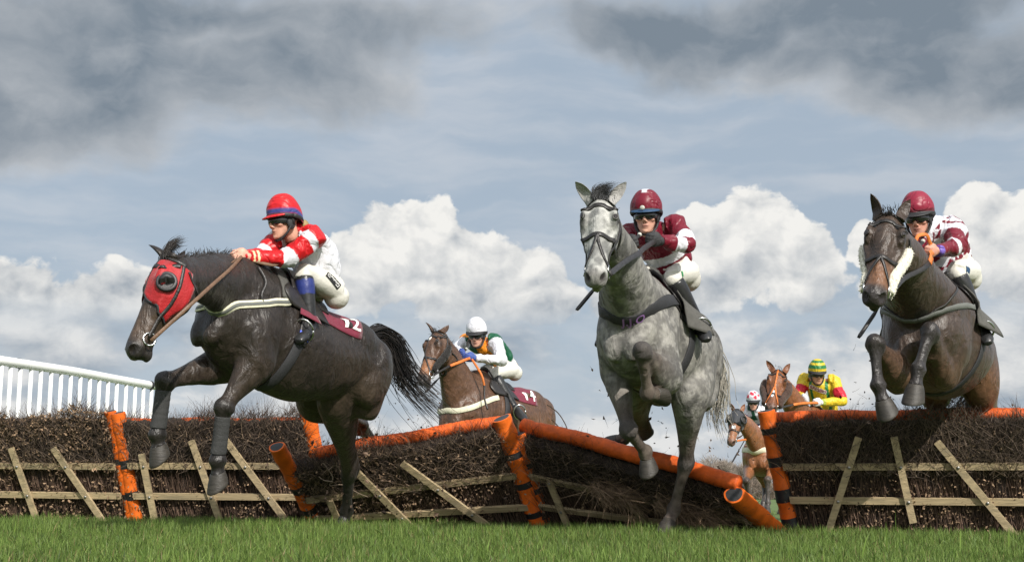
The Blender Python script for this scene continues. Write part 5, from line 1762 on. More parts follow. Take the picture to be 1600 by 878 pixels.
class Rider:
    def __init__(r, label, h, eye, nb, pel, sh, el, ha, kn, an, to, face, jacket, cap, cap_fn=None, glove=None, boot_fn=None, k=1.0, up=(0, 0, 1), voxel=.0075, peak='strapb', skin=(.56, .31, .225), back=.05, hair=None, fingers=True):
        eye, nb, pel = V(eye), V(nb), V(pel)
        r.h = h
        mirror = h.mirror
        def pair(p): return [V(p[0]), V(p[1]) if p[1] is not None else mirror(p[0])]
        sh, el, ha, kn, an, to = map(pair, (sh, el, ha, kn, an, to))         # [left, right]
        r.ha = ha
        root = empty('person', V((pel.x, pel.y, pel.z)), label, 'jockey', 'jockeys riding over the hurdles')
        r.root = root
        lat = (sh[0] - sh[1]).normalized()
        f = V(face).normalized(); u = orth(up, f); l = u.cross(f).normalized()
        if l.dot(lat) < 0: l = -l
        hp = lambda x, y, z: eye + (l * x + f * y + u * z) * k
        r.hp = hp; r.l, r.f, r.u = l, f, u
        spine = nb - pel; sdir = spine.normalized()
        front = orth(V((0, 0, -1)) + h.F * .6, sdir)             # the belly side
        hip = [pel + lat * .095 * k, pel - lat * .095 * k]
        wr = [ha[i] + (el[i] - ha[i]).normalized() * .055 * k for i in (0, 1)]

        def hand(b, i, grow=0.0):
            w, c = wr[i], ha[i]
            d = (c - el[i]).normalized()
            sg = 1 if i == 0 else -1
            s_ = orth(lat * sg * .4 + V((0, 0, 1)) * .9, d)     # thumb side up
            n_ = d.cross(s_).normalized() * sg                   # back of the hand outward
            if n_.dot(lat * sg) < 0: n_ = -n_
            g = grow
            b.tube([w, w + d * .03 * k], [.026 * k + g, .030 * k + g], 12, 2)
            b.loft([(w + d * .01 * k, s_, n_, .026 * k + g, .019 * k + g, .019 * k + g), (w + d * .045 * k, s_, n_, .040 * k + g, .020 * k + g, .020 * k + g), (w + d * .085 * k, s_, n_, .042 * k + g, .017 * k + g, .016 * k + g), (w + d * .095 * k, s_, n_, .036 * k + g, .012 * k + g, .012 * k + g)], 3, 14)
            for q, L in zip((.031, .0105, -.0105, -.031), (.92, 1.0, .95, .80)):
                p0 = w + d * .082 * k + s_ * q * k
                p1 = p0 + (d * .030 + n_ * .004) * k * L; p2 = p1 + (d * .006 - n_ * .030) * k * L; p3 = p2 + (-d * .022 - n_ * .008) * k * L
                b.tube([p0 - d * .015 * k, p0, p1, p2, p3], [.0105 * k + g, .0108 * k + g, .0102 * k + g, .0095 * k + g, .008 * k + g], 8, 2)
            p0 = w + d * .030 * k + s_ * .034 * k
            b.tube([p0 - s_ * .01 * k, p0 + (d * .022 + s_ * .012 - n_ * .008) * k, p0 + (d * .046 + s_ * .008 - n_ * .022) * k, p0 + (d * .062 - s_ * .004 - n_ * .030) * k], [.015 * k + g, .0125 * k + g, .011 * k + g, .009 * k + g], 8, 2)

        # one continuous body
        b = MB()
        b.tube([pel, pel.lerp(nb, .5) - front * back * k, nb], [(.08 * k, .06 * k), (.09 * k, .06 * k), (.08 * k, .055 * k)], 18, 5, hint=front)
        nk = hp(0, -.045, -.10)
        b.tube([nb - sdir * .03 * k, nb.lerp(nk, .5), nk, hp(0, -.03, -.03)], [.062 * k, .054 * k, .055 * k, .055 * k], 16, 4)
        HS = [(-.118, .070, .022, .014, .016), (-.106, .060, .038, .030, .035), (-.075, .036, .054, .056, .062), (-.035, .010, .065, .084, .088), (.01, 0, .071, .094, .098), (.05, -.004, .074, .094, .100), (.09, -.008, .063, .078, .090), (.122, -.012, .034, .04, .05)]
        b.loft([(hp(0, y, z), l, f, w * k, d1 * k, d2 * k) for z, y, w, d1, d2 in HS], 4, 24)
        b.tube([hp(0, .092, .012), hp(0, .106, -.018), hp(0, .112, -.036)], [.009 * k, .012 * k, .014 * k], 10, 3)
        ax = (l, f, u)
        for s_ in (-1, 1):
            b.ball(hp(.012 * s_, .100, -.040), (.010 * k, .012 * k, .009 * k), ax)
            b.ball(hp(.043 * s_, .062, -.025), (.024 * k, .026 * k, .020 * k), ax)
            b.ball(hp(.075 * s_, -.012, -.012), (.009 * k, .020 * k, .030 * k), ax)
            b.ball(hp(.036 * s_, .082, .026), (.026 * k, .014 * k, .010 * k), ax)
        b.ball(hp(0, .088, -.064), (.026 * k, .013 * k, .007 * k), ax)
        b.ball(hp(0, .086, -.077), (.023 * k, .013 * k, .008 * k), ax)
        b.ball(hp(0, .078, -.105), (.022 * k, .018 * k, .015 * k), ax)
        for i in (0, 1):
            b.tube([nb.lerp(sh[i], .4), sh[i], el[i], wr[i]], [.045 * k, .038 * k, .033 * k, .026 * k], 12, 4)
            hand(b, i)
            b.tube([pel, hip[i], kn[i]], [.07 * k, .068 * k, .045 * k], 14, 4)
            b.tube([kn[i], an[i]], [.044 * k, .026 * k], 12, 4)
        vs, fs = b.fuse(voxel * .8 * k, 3, .4); vs = vs.astype(float)
        rel = vs - np.array(eye); hx, hy, hz = (rel @ np.array(a) / k for a in (l, f, u))
        c = np.tile(np.array(skin), (len(vs), 1)) * (.92 + .16 * vnoise(vs, 60, 1))[:, None]
        ish = (np.abs(hx) < .12) & (np.abs(hy) < .16) & (np.abs(hz) < .17)
        lip = np.exp(-(hx / .024) ** 4 - ((hz + .070) / .011) ** 2) * (hy > .07) * ish
        c = rmix(0, 0, lip * 0) + c * (1 - .55 * lip[:, None]) + np.array((.36, .10, .09)) * .55 * lip[:, None]
        mo = np.exp(-(hx / .021) ** 4 - ((hz + .0705) / .0035) ** 2) * (hy > .07) * ish
        c = c * (1 - .85 * mo[:, None])
        nz = np.exp(-((np.abs(hx) - .009) / .005) ** 2 - ((hz + .047) / .004) ** 2) * (hy > .09) * ish
        c = c * (1 - .7 * nz[:, None])
        chk = np.exp(-((np.abs(hx) - .043) / .022) ** 2 - ((hz + .035) / .022) ** 2) * (hy > .03) * ish
        c = c * (1 - .35 * chk[:, None]) + np.array((.58, .22, .17)) * .35 * chk[:, None]
        kb = MB(); kb.v = [tuple(p) for p in vs]; fl = [tuple(q) for q in fs.tolist()]
        nb_ = len(vs)
        for s_ in (-1, 1): kb.ball(hp(.032 * s_, .078, .004), .0125 * k, ax, 10)
        fl += kb.f
        cc = np.concatenate([c, np.tile((.6, .58, .55), (len(kb.v) - nb_, 1))])
        make_mesh('body', kb.v, fl, [M['skin']], None, cc, True, root)

        # silks
        b = MB()
        m1 = pel.lerp(nb, .33) - front * back * .8 * k; m2 = pel.lerp(nb, .70) - front * back * k
        p0 = pel + sdir * .06 * k
        b.loft([(p0, lat, -front, .150 * k, .105 * k, .110 * k), (m1, lat, -front, .158 * k, .115 * k, .125 * k), (m2, lat, -front, .175 * k, .115 * k, .135 * k), (nb - sdir * .03 * k, lat, -front, .165 * k, .095 * k, .105 * k), (nb + sdir * .035 * k, lat, -front, .085 * k, .07 * k, .07 * k)], 6, 26)
        b.tube([nb, nb.lerp(nk, .5), nb.lerp(nk, .95)], [.088 * k, .076 * k, .068 * k], 16, 2)
        for i in (0, 1):
            b.ball(sh[i], .078 * k)
            b.tube([sh[i].lerp(nb, .35), sh[i], sh[i].lerp(el[i], .5), el[i], el[i].lerp(wr[i], .45), wr[i] + (wr[i] - el[i]).normalized() * .004], [.085 * k, .080 * k, .066 * k, .060 * k, .052 * k, .036 * k], 16, 4)
        vs, fs = b.fuse(voxel * k, 4, .5); vs = vs.astype(float)
        w1 = vs + np.stack([vnoise(vs, 9, s_) - .5 for s_ in (21, 22, 23)], -1) * .10
        ridge = lambda sc, sd_: 1 - 2 * np.abs(vnoise(w1 * np.array([1, 1, .6]), sc, sd_) - .5)
        wrk = (vnoise(vs, 9, 11) - .5) * .022 + (ridge(10, 12) ** 3 - .3) * .014 + (ridge(19, 13) ** 3 - .3) * .006
        me = bpy.data.meshes.new('n'); me.from_pydata([tuple(p) for p in vs], [], [tuple(q) for q in fs.tolist()]); me.update()
        nn = np.zeros(len(vs) * 3, dtype=np.float32); me.vertices.foreach_get('normal', nn); bpy.data.meshes.remove(me)
        vs += nn.reshape(-1, 3) * wrk[:, None] * k
        al, dl = limb_param(vs, [sh[0], el[0], wr[0]]); ar, dr = limb_param(vs, [sh[1], el[1], wr[1]])
        rp_ = vs - np.array(pel); L = spine.length
        tt = rp_ @ np.array(sdir) / L; x = rp_ @ np.array(orth(lat, sdir)) / k; fr = rp_ @ np.array(front) / k
        arm = np.minimum(dl, dr) < .095 * k
        tors = (np.abs(x) < .150) & (tt < 1.2) & ((np.where(dl < dr, al, ar) < .12))
        arm &= ~tors
        a = np.where(dl < dr, al, ar)
        col = jacket(dict(arm=arm, a=a, t=tt, x=x, f=fr, left=dl < dr, v=vs))
        r.jk = make_mesh('silk_jacket', vs, fs, [M['silk']], None, np.clip(col, 0, 1), True, root)
        r.jbvh = BVHTree.FromPolygons([tuple(p) for p in vs], [tuple(q) for q in fs.tolist()])

        # breeches
        b = MB()
        pd_ = (sdir * .45 + V((0, 0, .9))).normalized()
        b.tube([pel + sdir * .10 * k, pel + pd_ * .0, pel - pd_ * .085 * k], [(.142 * k, .10 * k), (.158 * k, .120 * k), (.125 * k, .10 * k)], 20, 5, hint=front)
        for i in (0, 1):
            b.ball(hip[i] - pd_ * .06 * k - sdir * .015 * k, (.092 * k,) * 3)
            b.tube([hip[i] - pd_ * .03 * k, hip[i].lerp(kn[i], .4) - V((0, 0, .012)), hip[i].lerp(kn[i], .78), kn[i], kn[i].lerp(an[i], .12)], [.098 * k, .088 * k, .072 * k, .064 * k, .059 * k], 16, 5)
        vs, fs = b.fuse(voxel * 1.1 * k, 6, .5); vs = vs.astype(float)
        w1 = vs + np.stack([vnoise(vs, 8, s_) - .5 for s_ in (51, 52, 53)], -1) * .12
        cr_ = (1 - 2 * np.abs(vnoise(w1, 13, 54) - .5)) ** 3
        kn_ = np.minimum(*[np.linalg.norm(vs - np.array(kn[i]), axis=1) for i in (0, 1)])
        vs += ((vnoise(vs, 10, 5) - .5) * .012 + (cr_ - .3) * .010 * (1 - .5 * sm(kn_, .08, .2)))[:, None] * k * np.array((.2, -.3, .93))
        r.br = make_mesh('breeches', vs, fs, [M['breech']], None, None, True, root)
        r.bbvh = BVHTree.FromPolygons([tuple(p) for p in vs], [tuple(q) for q in fs.tolist()])

        # boots
        for i in (0, 1):
            b = MB(); s0 = kn[i].lerp(an[i], .10); sd2 = (an[i] - kn[i]).normalized(); td = (to[i] - an[i]).normalized()
            b.tube([s0, kn[i].lerp(an[i], .3), kn[i].lerp(an[i], .65), an[i], an[i] + sd2 * .035 * k], [.064 * k, .066 * k, .055 * k, .045 * k, .044 * k], 16, 4)
            hl = an[i] + sd2 * .045 * k - td * .035 * k
            L = max((to[i] - an[i]).length, .16 * k)
            sd3 = orth(lat, td); upf = sd3.cross(td).normalized()
            if upf.dot(-sd2) < 0: upf = -upf
            b.loft([(hl - td * .02 * k, sd3, upf, .03 * k, .035 * k, .03 * k), (hl + td * .03 * k, sd3, upf, .042 * k, .06 * k, .036 * k), (hl + td * (L * .55), sd3, upf, .048 * k, .046 * k, .034 * k), (hl + td * (L * .9), sd3, upf, .050 * k, .036 * k, .030 * k), (hl + td * (L * 1.12), sd3, upf, .028 * k, .018 * k, .02 * k)], 5, 16)
            vs, fs = b.fuse(voxel * k, 3, .45); vs = vs.astype(float)
            d_, t_ = seg_dist(vs, kn[i], an[i])
            cc = boot_fn(t_, vs) if boot_fn else np.tile((.02, .02, .021), (len(vs), 1))
            bo = make_mesh('boot', vs, fs, [M['boot']], None, cc, True, root)
            m = MB(); m.loft([(hl - td * .012 * k - upf * .030 * k, sd3, upf, .03 * k, .006 * k, .008 * k), (hl + td * L * .5 - upf * .028 * k, sd3, upf, .040 * k, .006 * k, .006 * k), (hl + td * L * 1.0 - upf * .022 * k, sd3, upf, .036 * k, .006 * k, .006 * k)], 4, 14); m.build('sole', M['strapb'], bo)
            # stirrup iron belongs to the saddle
            c = hl + td * L * .62 - upf * .0 * k
            torus(c + upf * .03 * k, sd3, upf, (.064 * k, .080 * k), .0075 * k, 'stirrup', 'steel', h.root, 18)
            m = MB(); top = kn[i].lerp(hip[i], .25) - (lat * (1 if i == 0 else -1)) * .05 * k; m.ribbon([c + upf * .1 * k, c.lerp(top, .6), top], [lat * (1 if i == 0 else -1)] * 3, .022 * k, .004); m.build('stirrup_leather', M['leather'], h.root)
        # gloves
        if glove:
            for i in (0, 1):
                b = MB(); hand(b, i, .0035); vs, fs = b.fuse(.0055 * k, 2, .4); make_mesh('glove', vs, fs, [M[glove]], None, None, True, root)
        # cap: silk cover over the skull cap
        m = MB(); nu, nv = 36, 14; vs, cs = [], []
        cz = .048
        for j in range(nv + 1):
            ph = j / nv
            for i in range(nu):
                th = 2 * PI * i / nu; cx, cy = math.cos(th), math.sin(th)     # cy towards the face
                lowz = .030 + .010 * cy if cy > -.2 else .028 - .05 * min(1, (-.2 - cy) / .5)
                el_ = math.pi / 2 * ph
                rx, ry = .110, (.118 if cy > 0 else .128)
                zz = lowz + (cz + .142 - lowz) * math.sin(el_)
                rr = math.cos(el_) ** .78 if ph < 1 else 0
                wv = 1 + .012 * math.sin(th * 9 + ph * 5) * (1 - ph) + .015 * math.sin(th * 4 + 1)
                bulge = 1 + .05 * math.exp(-((ph - .25) / .18) ** 2)
                vs.append(hp(cx * rx * rr * wv * bulge, cy * ry * rr * wv * bulge - .006, zz)); cs.append((cx, cy, ph, th))
        fs = [(j * nu + i, j * nu + (i + 1) % nu, (j + 1) * nu + (i + 1) % nu, (j + 1) * nu + i) for j in range(nv) for i in range(nu)]
        ccol = np.array([cap_fn(*q) if cap_fn else cap for q in cs])
        cp = make_mesh('cap', [tuple(p) for p in vs], fs, [M['silk']], None, ccol, True, root)
        sb = cp.modifiers.new('round', 'SUBSURF'); sb.levels = sb.render_levels = 1
        r.cap = cp
        # skull-cap rim and peak
        m = MB(); ring = [hp(math.cos(t) * .106, math.sin(t) * (.117 if math.sin(t) > 0 else .123) - .006, .028 + (.008 * math.sin(t) if math.sin(t) > 0 else .045 * math.sin(t) * .8)) for t in np.linspace(0, 2 * PI, 33)[:-1]]
        m.tube(ring + ring[:1], [(.009 * k, .016 * k)] * 33, 8, 1, hint=u); m.build('cap_rim', M['strapb'], cp)
        m = MB(); top, bot = [], []
        for j in range(5):
            e = j / 4
            for i in range(15):
                t = math.pi * (.14 + .72 * i / 14); cx, cy = math.cos(t), math.sin(t)
                ex = e * .042 * max(0, (cy - .30) / .70) ** .7
                p = hp(cx * (.108 + ex * .3), cy * .117 + ex - .004, .040 - .35 * ex - .10 * e * .05)
                top.append(p + u * .004 * k); bot.append(p - u * .003 * k)
        q = len(top); fs = []
        for j in range(4):
            for i in range(14):
                a_ = j * 15 + i; fs += [(a_, a_ + 1, a_ + 16, a_ + 15), (a_ + q, a_ + 15 + q, a_ + 16 + q, a_ + 1 + q)]
        for i in range(14): a_ = 4 * 15 + i; fs.append((a_, a_ + 1, a_ + 1 + q, a_ + q))
        m.add(top + bot, fs); pk = m.build('peak', M[peak] if peak in M else M['silk'], cp) if peak in M else None
        if pk is None:
            pk = make_mesh('peak', [tuple(p) for p in top + bot], fs, [M['silk']], None, np.tile(cap, (2 * q, 1)), True, cp)
        # goggles
        m = MB(); na, nz_ = 21, 6; fr_, bk = [], []
        for j in range(nz_ + 1):
            z = -.026 + .056 * j / nz_
            for i in range(na):
                t = A(-78 + 156 * i / (na - 1)); nose = .014 * math.exp(-(t / .16) ** 2) * (1 if j < 2 else 0)
                bul = .006 * math.sin(PI * j / nz_)
                zz = z + nose * (1 - j / 2)
                fr_.append(hp(math.sin(t) * (.080 + bul), math.cos(t) * (.104 + bul) + .006, zz)); bk.append(hp(math.sin(t) * .072, math.cos(t) * .094, zz))
        q = len(fr_); fs = []
        for j in range(nz_):
            for i in range(na - 1): a_ = j * na + i; fs += [(a_, a_ + 1, a_ + na + 1, a_ + na), (a_ + q, a_ + na + q, a_ + na + 1 + q, a_ + 1 + q)]
        for i in range(na - 1): fs += [(i, i + q, i + 1 + q, i + 1), (nz_ * na + i, nz_ * na + i + 1, nz_ * na + i + 1 + q, nz_ * na + i + q)]
        for j in range(nz_): fs += [(j * na, (j + 1) * na, (j + 1) * na + q, j * na + q), (j * na + na - 1, j * na + na - 1 + q, (j + 1) * na + na - 1 + q, (j + 1) * na + na - 1)]
        m.add(fr_ + bk, fs); gg = m.build('goggles', M['lens'], root)
        m = MB(); ring = [hp(math.sin(t) * .083, math.cos(t) * .108, .004) for t in np.linspace(A(70), A(290), 22)]
        m.ribbon(ring, [(p - hp(0, 0, .004)).normalized() for p in ring], .024 * k, .004); m.build('goggle_strap', M['strapb'], gg)
        # chin harness with padded ear pieces
        m = MB()
        for s_ in (-1, 1):
            m.ball(hp(.078 * s_, -.002, -.018), (.013 * k, .034 * k, .048 * k), ax, 12)
            m.tube([hp(.078 * s_, .004, -.04), hp(.068 * s_, .030, -.085), hp(.035 * s_, .060, -.122), hp(0, .068, -.130)], [(.012 * k, .008 * k)] * 4, 8, 4)
            m.tube([hp(.079 * s_, -.015, -.03), hp(.083 * s_, -.01, .03)], [.016 * k, .014 * k], 8, 2)
        m.build('chin_harness', M['strapb'], root)
        if hair:
            m = MB(); m.ball(hp(*hair), (.040 * k, .034 * k, .040 * k), ax, 16); m.build('hair_bun', M['hair_blond'], root)

    def patch(r, name, mat, bvh, c, d1, d2, w, h_, rot=0, off=.006, text=None, tmat=None, tsize=.03):
        """printed panel laid on the clothing around point c, seen along -(d1 x d2)"""
        if len(c) == 2:
            o_ = V((0, 0, CAMH)); q, nn, _, _ = bvh.ray_cast(o_, (P(c[0], c[1], 10.0) - o_).normalized())
            if q is None: return None, None
        else: q, nn, _, _ = bvh.find_nearest(V(c))
        d1 = orth(d1, nn); d2 = orth(d2, nn); d2 = (d2 - d1 * d2.dot(d1)).normalized()
        a, b_ = d1 * math.cos(rot) + d2 * math.sin(rot), d2 * math.cos(rot) - d1 * math.sin(rot)
        def put(x, y, o):
            p, n2, _, _ = bvh.find_nearest(q + a * x + b_ * y); return p + n2 * o
        o = None
        if mat:
            N = 8; m = MB(); m.add([put((i / N - .5) * w, (j / N - .5) * h_, off * .6) for j in range(N + 1) for i in range(N + 1)], [(j * (N + 1) + i, j * (N + 1) + i + 1, (j + 1) * (N + 1) + i + 1, (j + 1) * (N + 1) + i) for j in range(N) for i in range(N)])
            o = m.build(name, M[mat], r.root)
        if text:
            vs, fs = text_polys(text, tsize, 1); m = MB(); m.add([put(x, y, off * 1.2) for x, y in vs], fs); m.build('lettering', M[tmat], o or r.root, smooth=False)
        return o, put


def paint(shape, base):
    c = np.tile(np.array(base, dtype=float), (shape, 1)); return c


def band(a, lo, hi): return (a >= lo) & (a < hi)


def jk_hoops(q):
    n = len(q['a']); c = paint(n, WHITE)
    c[(q['t'] > .84) & ~q['arm']] = RED
    m = q['arm']; c[m] = RED; c[m & band(q['a'], .05, .26)] = WHITE; c[m & band(q['a'], .74, 1.12)] = WHITE
    c[m & (band(q['a'], 1.80, 1.86) | band(q['a'], 1.92, 1.97))] = (.75, .62, .35)
    return c


def jk_maroon(q):
    n = len(q['a']); c = paint(n, MAROON)
    c[~q['arm'] & band(q['t'] + .25 * q['f'], .36, .56)] = WHITE
    m = q['arm'] & band(q['a'] + .9 * (vnoise(q['v'], 3.1, 2) - .5) * .2, .66, 1.50); c[m] = WHITE
    c[q['arm'] & band(q['a'], .98, 1.14)] = MAROON
    c[q['arm'] & (q['a'] < .98) & (q['a'] > .82)] = WHITE
    return c


def jk_check(q):
    n = len(q['a']); c = paint(n, MAROON); t = q['t'] * .50
    ang = np.arctan2(q['x'], q['f'] + .02) * .16
    chk = (np.floor((ang + t + .05) / .11) + np.floor((ang - t) / .11)) % 2 == 0
    c[~q['arm'] & chk] = WHITE
    c[(q['t'] > 1.12) & ~q['arm']] = WHITE
    m = q['arm']; c[m] = MAROON; c[m & band(q['a'], .20, .46)] = WHITE; c[m & band(q['a'], 1.10, 1.24)] = (.6, .6, .64); c[m & (q['a'] > 1.90)] = (.16, .10, .42)
    return c


def jk_quarter(q):
    n = len(q['a']); c = paint(n, DGRN)
    mid = ~q['arm'] & (q['x'] > -.005) & (q['x'] < .125); c[mid & ((q['f'] > -.05) | (q['t'] > .82))] = ORG
    c[~q['arm'] & (q['f'] < -.02) & (q['x'] < 0)] = ORG
    c[q['arm']] = WHITE
    c[(q['a'] < .10) & (dsum(q) < .11) & (q['left'])] = DGRN
    c[(q['a'] < .10) & (dsum(q) < .11) & (~q['left'])] = ORG
    c[~q['arm'] & (q['t'] < .14)] = WHITE
    return c


def dsum(q): return np.where(q['arm'], .0, .2)


def jk_yellow(q):
    n = len(q['a']); c = paint(n, YEL)
    c[~q['arm'] & (np.abs(np.abs(q['x']) - .10) < .019)] = GRN
    c[q['arm'] & band(q['a'], .42, .92)] = (.50, .012, .03)
    c[q['arm'] & (q['a'] > 1.9)] = (.35, .40, .05)
    return c


def jk_white(q):
    n = len(q['a']); c = paint(n, WHITE)
    c[~q['arm'] & (np.abs(q['t'] - .42 - .9 * np.abs(q['x'])) < .05)] = NAVY
    c[~q['arm'] & (q['x'] < -.02) & (q['x'] > -.12) & (q['t'] > .72)] = DGRN
    c[q['arm'] & band(q['a'], .45, .62)] = NAVY
    return c


def cap_red(cx, cy, ph, th): return (.045, .055, .22) if .06 < ph < .17 else RED
def cap_mar(cx, cy, ph, th): return WHITE if ph > .62 and abs(cx) + .25 * (1 - ph) * 3 < .55 + .4 * (ph > .8) else MAROON
def cap_mar2(cx, cy, ph, th): return (.09, .012, .02) if .06 < ph < .14 else (.235, .012, .035)
def cap_hoop(cx, cy, ph, th): return GRN if (.20 < ph < .40 or .56 < ph < .74) else YEL
SP = [(.9, .42, .35), (.0, .95, .52), (-.75, .6, .30), (.55, .80, .66), (-.4, .9, .62), (-.95, -.1, .45), (.8, -.5, .4), (0, -.9, .4), (.35, .92, .25)]
def cap_spot(cx, cy, ph, th): return (.55, .02, .05) if any((cx - a) ** 2 + (cy - b) ** 2 + ((ph - c) * 2.2) ** 2 < .085 for a, b, c in SP) else WHITE


def boot_band(t, v):
    c = np.tile((.02, .02, .021), (len(t), 1)); c[(t > .17) & (t < .47)] = (.018, .03, .16); return c


h = H1; q = h.px
J1 = Rider('jockey in red and white hoops with red cap crouched on the near-black horse', h, q(444, 346, .10), q(462, 364, -.05), q(503, 446, -.40),
           (q(489, 373, -.06), q(436, 372, .02)), (q(444, 405, .06), q(408, 398, .12)), (q(379, 401, .32), q(371, 403, .36)), (q(474, 426, -.14), None), (q(484, 502, -.26), None), (q(464, 524, -.12), None),
           (-.72, -.68, -.16), jk_hoops, RED, cap_red, None, boot_band, peak='same', hair=(.0, -.155, -.03), skin=(.60, .32, .23))
h = H2; q = h.px
J2 = Rider('jockey in maroon and white silks with dark goggles on the dappled grey horse', h, q(1010, 338, .08), q(1022, 364, -.08), q(1052, 423, -.37),
           (q(1055, 356, -.10), q(985, 366, -.06)), (q(1072, 382, .04), q(972, 390, .06)), (q(1025, 376, .26), q(986, 380, .30)), (q(1051, 434, -.12), None), (q(1087, 496, -.30), None), (q(1100, 524, -.16), None),
           (-.24, -.95, -.16), jk_maroon, MAROON, cap_mar, 'glove_black', peak='patch_blue')
h = H3; q = h.px
J3 = Rider('jockey in maroon and white checks leaning behind the dark bay horse neck', h, q(1435, 341, .14), q(1464, 352, -.06), q(1491, 424, -.38),
           (q(1490, 356, -.10), q(1446, 366, -.02)), (q(1494, 384, .03), q(1424, 392, .10)), (q(1458, 393, .30), q(1432, 392, .34)), (q(1494, 424, -.14), None), (q(1528, 500, -.30), None), (q(1540, 528, -.16), None),
           (-.50, -.83, -.26), jk_check, MAROON, cap_mar2, None, skin=(.60, .30, .22))
h = H4; q = h.px
J4 = Rider('jockey in green and orange silks with white sleeves and white cap', h, q(745, 523, .10), q(751, 537, -.05), q(788, 573, -.42),
           (q(773, 533, -.10), q(727, 534, -.04)), (q(784, 563, .02), q(713, 548, .06)), (q(736, 559, .28), q(721, 553, .32)), (q(771, 585, -.14), None), (q(802, 634, -.30), None), (q(816, 650, -.14), None),
           (-.25, -.92, -.30), jk_quarter, WHITE, None, 'glove_blue', voxel=.009)
h = H5; q = h.px
J5 = Rider('jockey in yellow silks with green braces and hooped cap behind the straight hurdle', h, q(1277, 584, .10), q(1280, 598, -.05), q(1291, 664, -.30),
           (q(1304, 596, -.10), q(1256, 593, -.04)), (q(1316, 627, .0), q(1248, 618, .06)), (q(1279, 629, .28), q(1256, 622, .32)), (q(1293, 647, -.14), None), (q(1308, 690, -.30), None), (q(1312, 702, -.14), None),
           (-.02, -.95, -.28), jk_yellow, YEL, cap_hoop, 'glove_white', voxel=.010, skin=(.50, .27, .19))
h = H6; q = h.px
J6 = Rider('jockey in white silks with red spotted cap on the hooded chestnut', h, q(1177, 628, .10), q(1181, 640, -.05), q(1196, 672, -.48),
           (q(1193, 641, -.10), q(1167, 642, -.04)), (q(1201, 660, .02), q(1162, 660, .06)), (q(1182, 674, .28), q(1172, 672, .30)), (q(1197, 678, -.14), None), (q(1206, 712, -.30), None), (q(1208, 722, -.14), None),
           (-.22, -.94, -.25), jk_white, WHITE, cap_spot, 'glove_black', voxel=.012)

# printed details on the clothing
o, put = J1.patch('print_panel', 'patch_black', J1.bbvh, (521, 438), V((1, 0, -.45)), V((.45, 0, 1)), .135, .052)
if o:
    m = MB()
    for i in range(11):
        x = -.055 + .011 * i; y0 = .004 + .003 * math.sin(i * 2.3)
        m.add([put(x - .003, y0 - .004, .006), put(x + .003, y0 - .004, .006), put(x + .003, y0 + .010, .006), put(x - .003, y0 + .010, .006)], [(0, 1, 2, 3)])
    m.add([put(-.058, -.012, .006), put(.058, -.012, .006), put(.058, -.007, .006), put(-.058, -.007, .006)], [(0, 1, 2, 3)])
    m.build('print', M['white_print'], o, smooth=False)
J2.patch('print_panel', 'patch_green', J2.bbvh, (1066, 428), V((.4, 0, -1)), V((1, 0, .4)), .04, .02)
o, put = J3.patch('print_panel', 'patch_blue', J3.bbvh, (1512, 424), V((1, 0, -.3)), V((.3, 0, 1)), .06, .07)
if o:
    m = MB(); m.add([put(-.024, -.026, .006), put(.024, -.026, .006), put(.024, -.012, .006), put(-.024, -.012, .006)], [(0, 1, 2, 3)]); m.build('print', M['white_print'], o, smooth=False)
J5.patch('print_panel', 'white_print', J5.jbvh, (1279, 609), V((1, 0, -.06)), V((0, 0, 1)), .25, .058, text='BRESBET', tmat='maroon_print', tsize=.062, off=.008)
p = J2.hp
m = MB(); m.ball(p(-.005, .150, .052), (.018, .006, .016), (J2.l, J2.f, J2.u), 10); m.build('cap_badge', M['badge'], J2.cap)

# reins run from each bit to the hands that hold them
H1.rein(-1, J1.ha[0], 'leather_brown', w=.023, via=(P(300, 474, 7.3), P(335, 442, 7.6)))
H1.rein(1, J1.ha[1], 'leather_brown', w=.028)
H2.rein(-1, J2.ha[0], 'leather', w=.036, sag=-.01)
H2.rein(1, J2.ha[1], 'leather', w=.03)
H3.rein(-1, J3.ha[0], 'leather', w=.034, sag=-.02, grip=(.55, 'rubber_orange'))
H3.rein(1, J3.ha[1], 'leather', w=.03, grip=(.55, 'rubber_orange'))
H4.rein(-1, J4.ha[0], 'leather', w=.024, sag=-.02, grip=(.45, 'rubber_orange'))
H4.rein(1, J4.ha[1], 'leather', w=.030, grip=(.45, 'rubber_orange'))
H5.rein(-1, J5.ha[0], 'leather', w=.026, sag=-.02, grip=(.4, 'rubber_orange'))
H5.rein(1, J5.ha[1], 'leather', w=.026, grip=(.4, 'rubber_orange'))
H6.rein(-1, J6.ha[0], 'rubber_orange', w=.03); H6.rein(1, J6.ha[1], 'rubber_orange', w=.03)
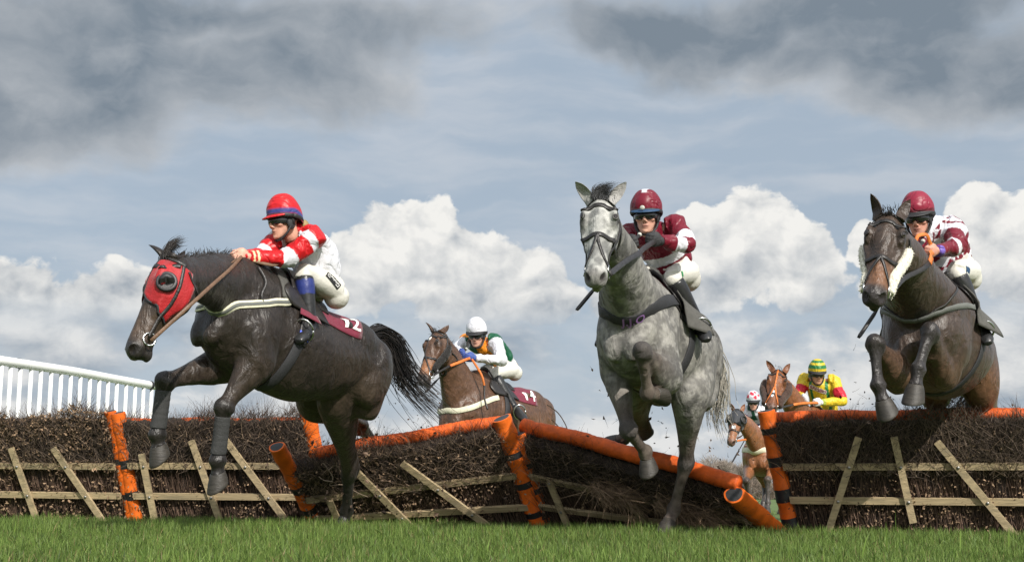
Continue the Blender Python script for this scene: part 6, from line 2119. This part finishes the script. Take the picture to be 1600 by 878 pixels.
for h_, J_ in ((H4, J4), (H3, J3), (H1, J1)):
    a = J_.ha[0]; m = MB()
    if h_ is H4:
        pts = [a, P(752, 585, 13.1), P(757, 604, 13.1)]; m.ribbon(crom(pts, 5), [V((-.3, -1, .1))] * 11, .024, .006); m.build('neck_rein', M['rubber_orange'], h_.root)
        m = MB(); m.ribbon(crom([P(757, 602, 13.08), P(757, 622, 13.06), P(762, 640, 13.04)], 5), [V((-.3, -1, .1))] * 11, .02, .005); m.build('rein_end', M['leather'], h_.root)
    elif h_ is H3:
        q2 = h_.px
        pts = [a, a + V((-.03, -.03, .06)), a + V((-.06, -.06, .10)), a + V((-.12, -.08, .09)), a + V((-.14, -.08, .05))]; m.ribbon(crom(pts, 5), [V((-.1, -1, .2))] * 21, .026, .006); m.build('rein_loop', M['rubber_orange'], h_.root)
    else:
        pts = [a, a + V((.10, .03, -.03)), a + V((.19, .1, -.035)), a + V((.22, .14, -.0))]; m.ribbon(crom(pts, 5), [V((.2, -1, .3))] * 16, .03, .006); m.build('rein_loop', M['leather_brown'], h_.root)
        m = MB(); b0 = P(403, 417, 8.2); m.ribbon(crom([b0, P(415, 440, 8.18), P(408, 462, 8.14), P(415, 483, 8.16)], 5), [V((-.2, -1, .1))] * 16, .022, .005); m.build('neck_strap', M['leather'], h_.root)


def whip(label, a, b_):
    a, b_ = V(a), V(b_); d = (b_ - a).normalized()
    root = empty('whip', a, label, 'whip', 'whips carried by the jockeys')
    m = MB(); m.tube([a - d * .10, a + d * .10], [.012, .011], 10, 2); m.build('handle', M['strapb'], root)
    m = MB(); m.ball(a - d * .105, .016); m.build('knob', M['badge'], root)
    m = MB(); m.tube([a + d * .09, a.lerp(b_, .7)], [.008, .0065], 8, 2); m.build('shaft', M['leather'], root)
    m = MB(); m.ribbon([a.lerp(b_, .68), a.lerp(b_, .75), a.lerp(b_, .97), b_], [V((-.3, -1, .2))] * 4, [.014, .026, .026, .018], .009); m.build('flap', M['leather'], root)


whip('black whip slanting down to the left past the grey horse neck', J2.ha[1] + V((.01, 0, .0)), P(901, 485, 8.05))
whip('black whip pointing down left under the muzzle of the dark bay horse', J3.ha[1], P(1341, 528, 8.05))
whip('black whip slanting below the bit of the bay horse with a star', J4.ha[1], P(665, 613, 12.75))
whip('black whip hanging left of the hooded chestnut horse chest', J6.ha[1], P(1144, 722, 19.7))
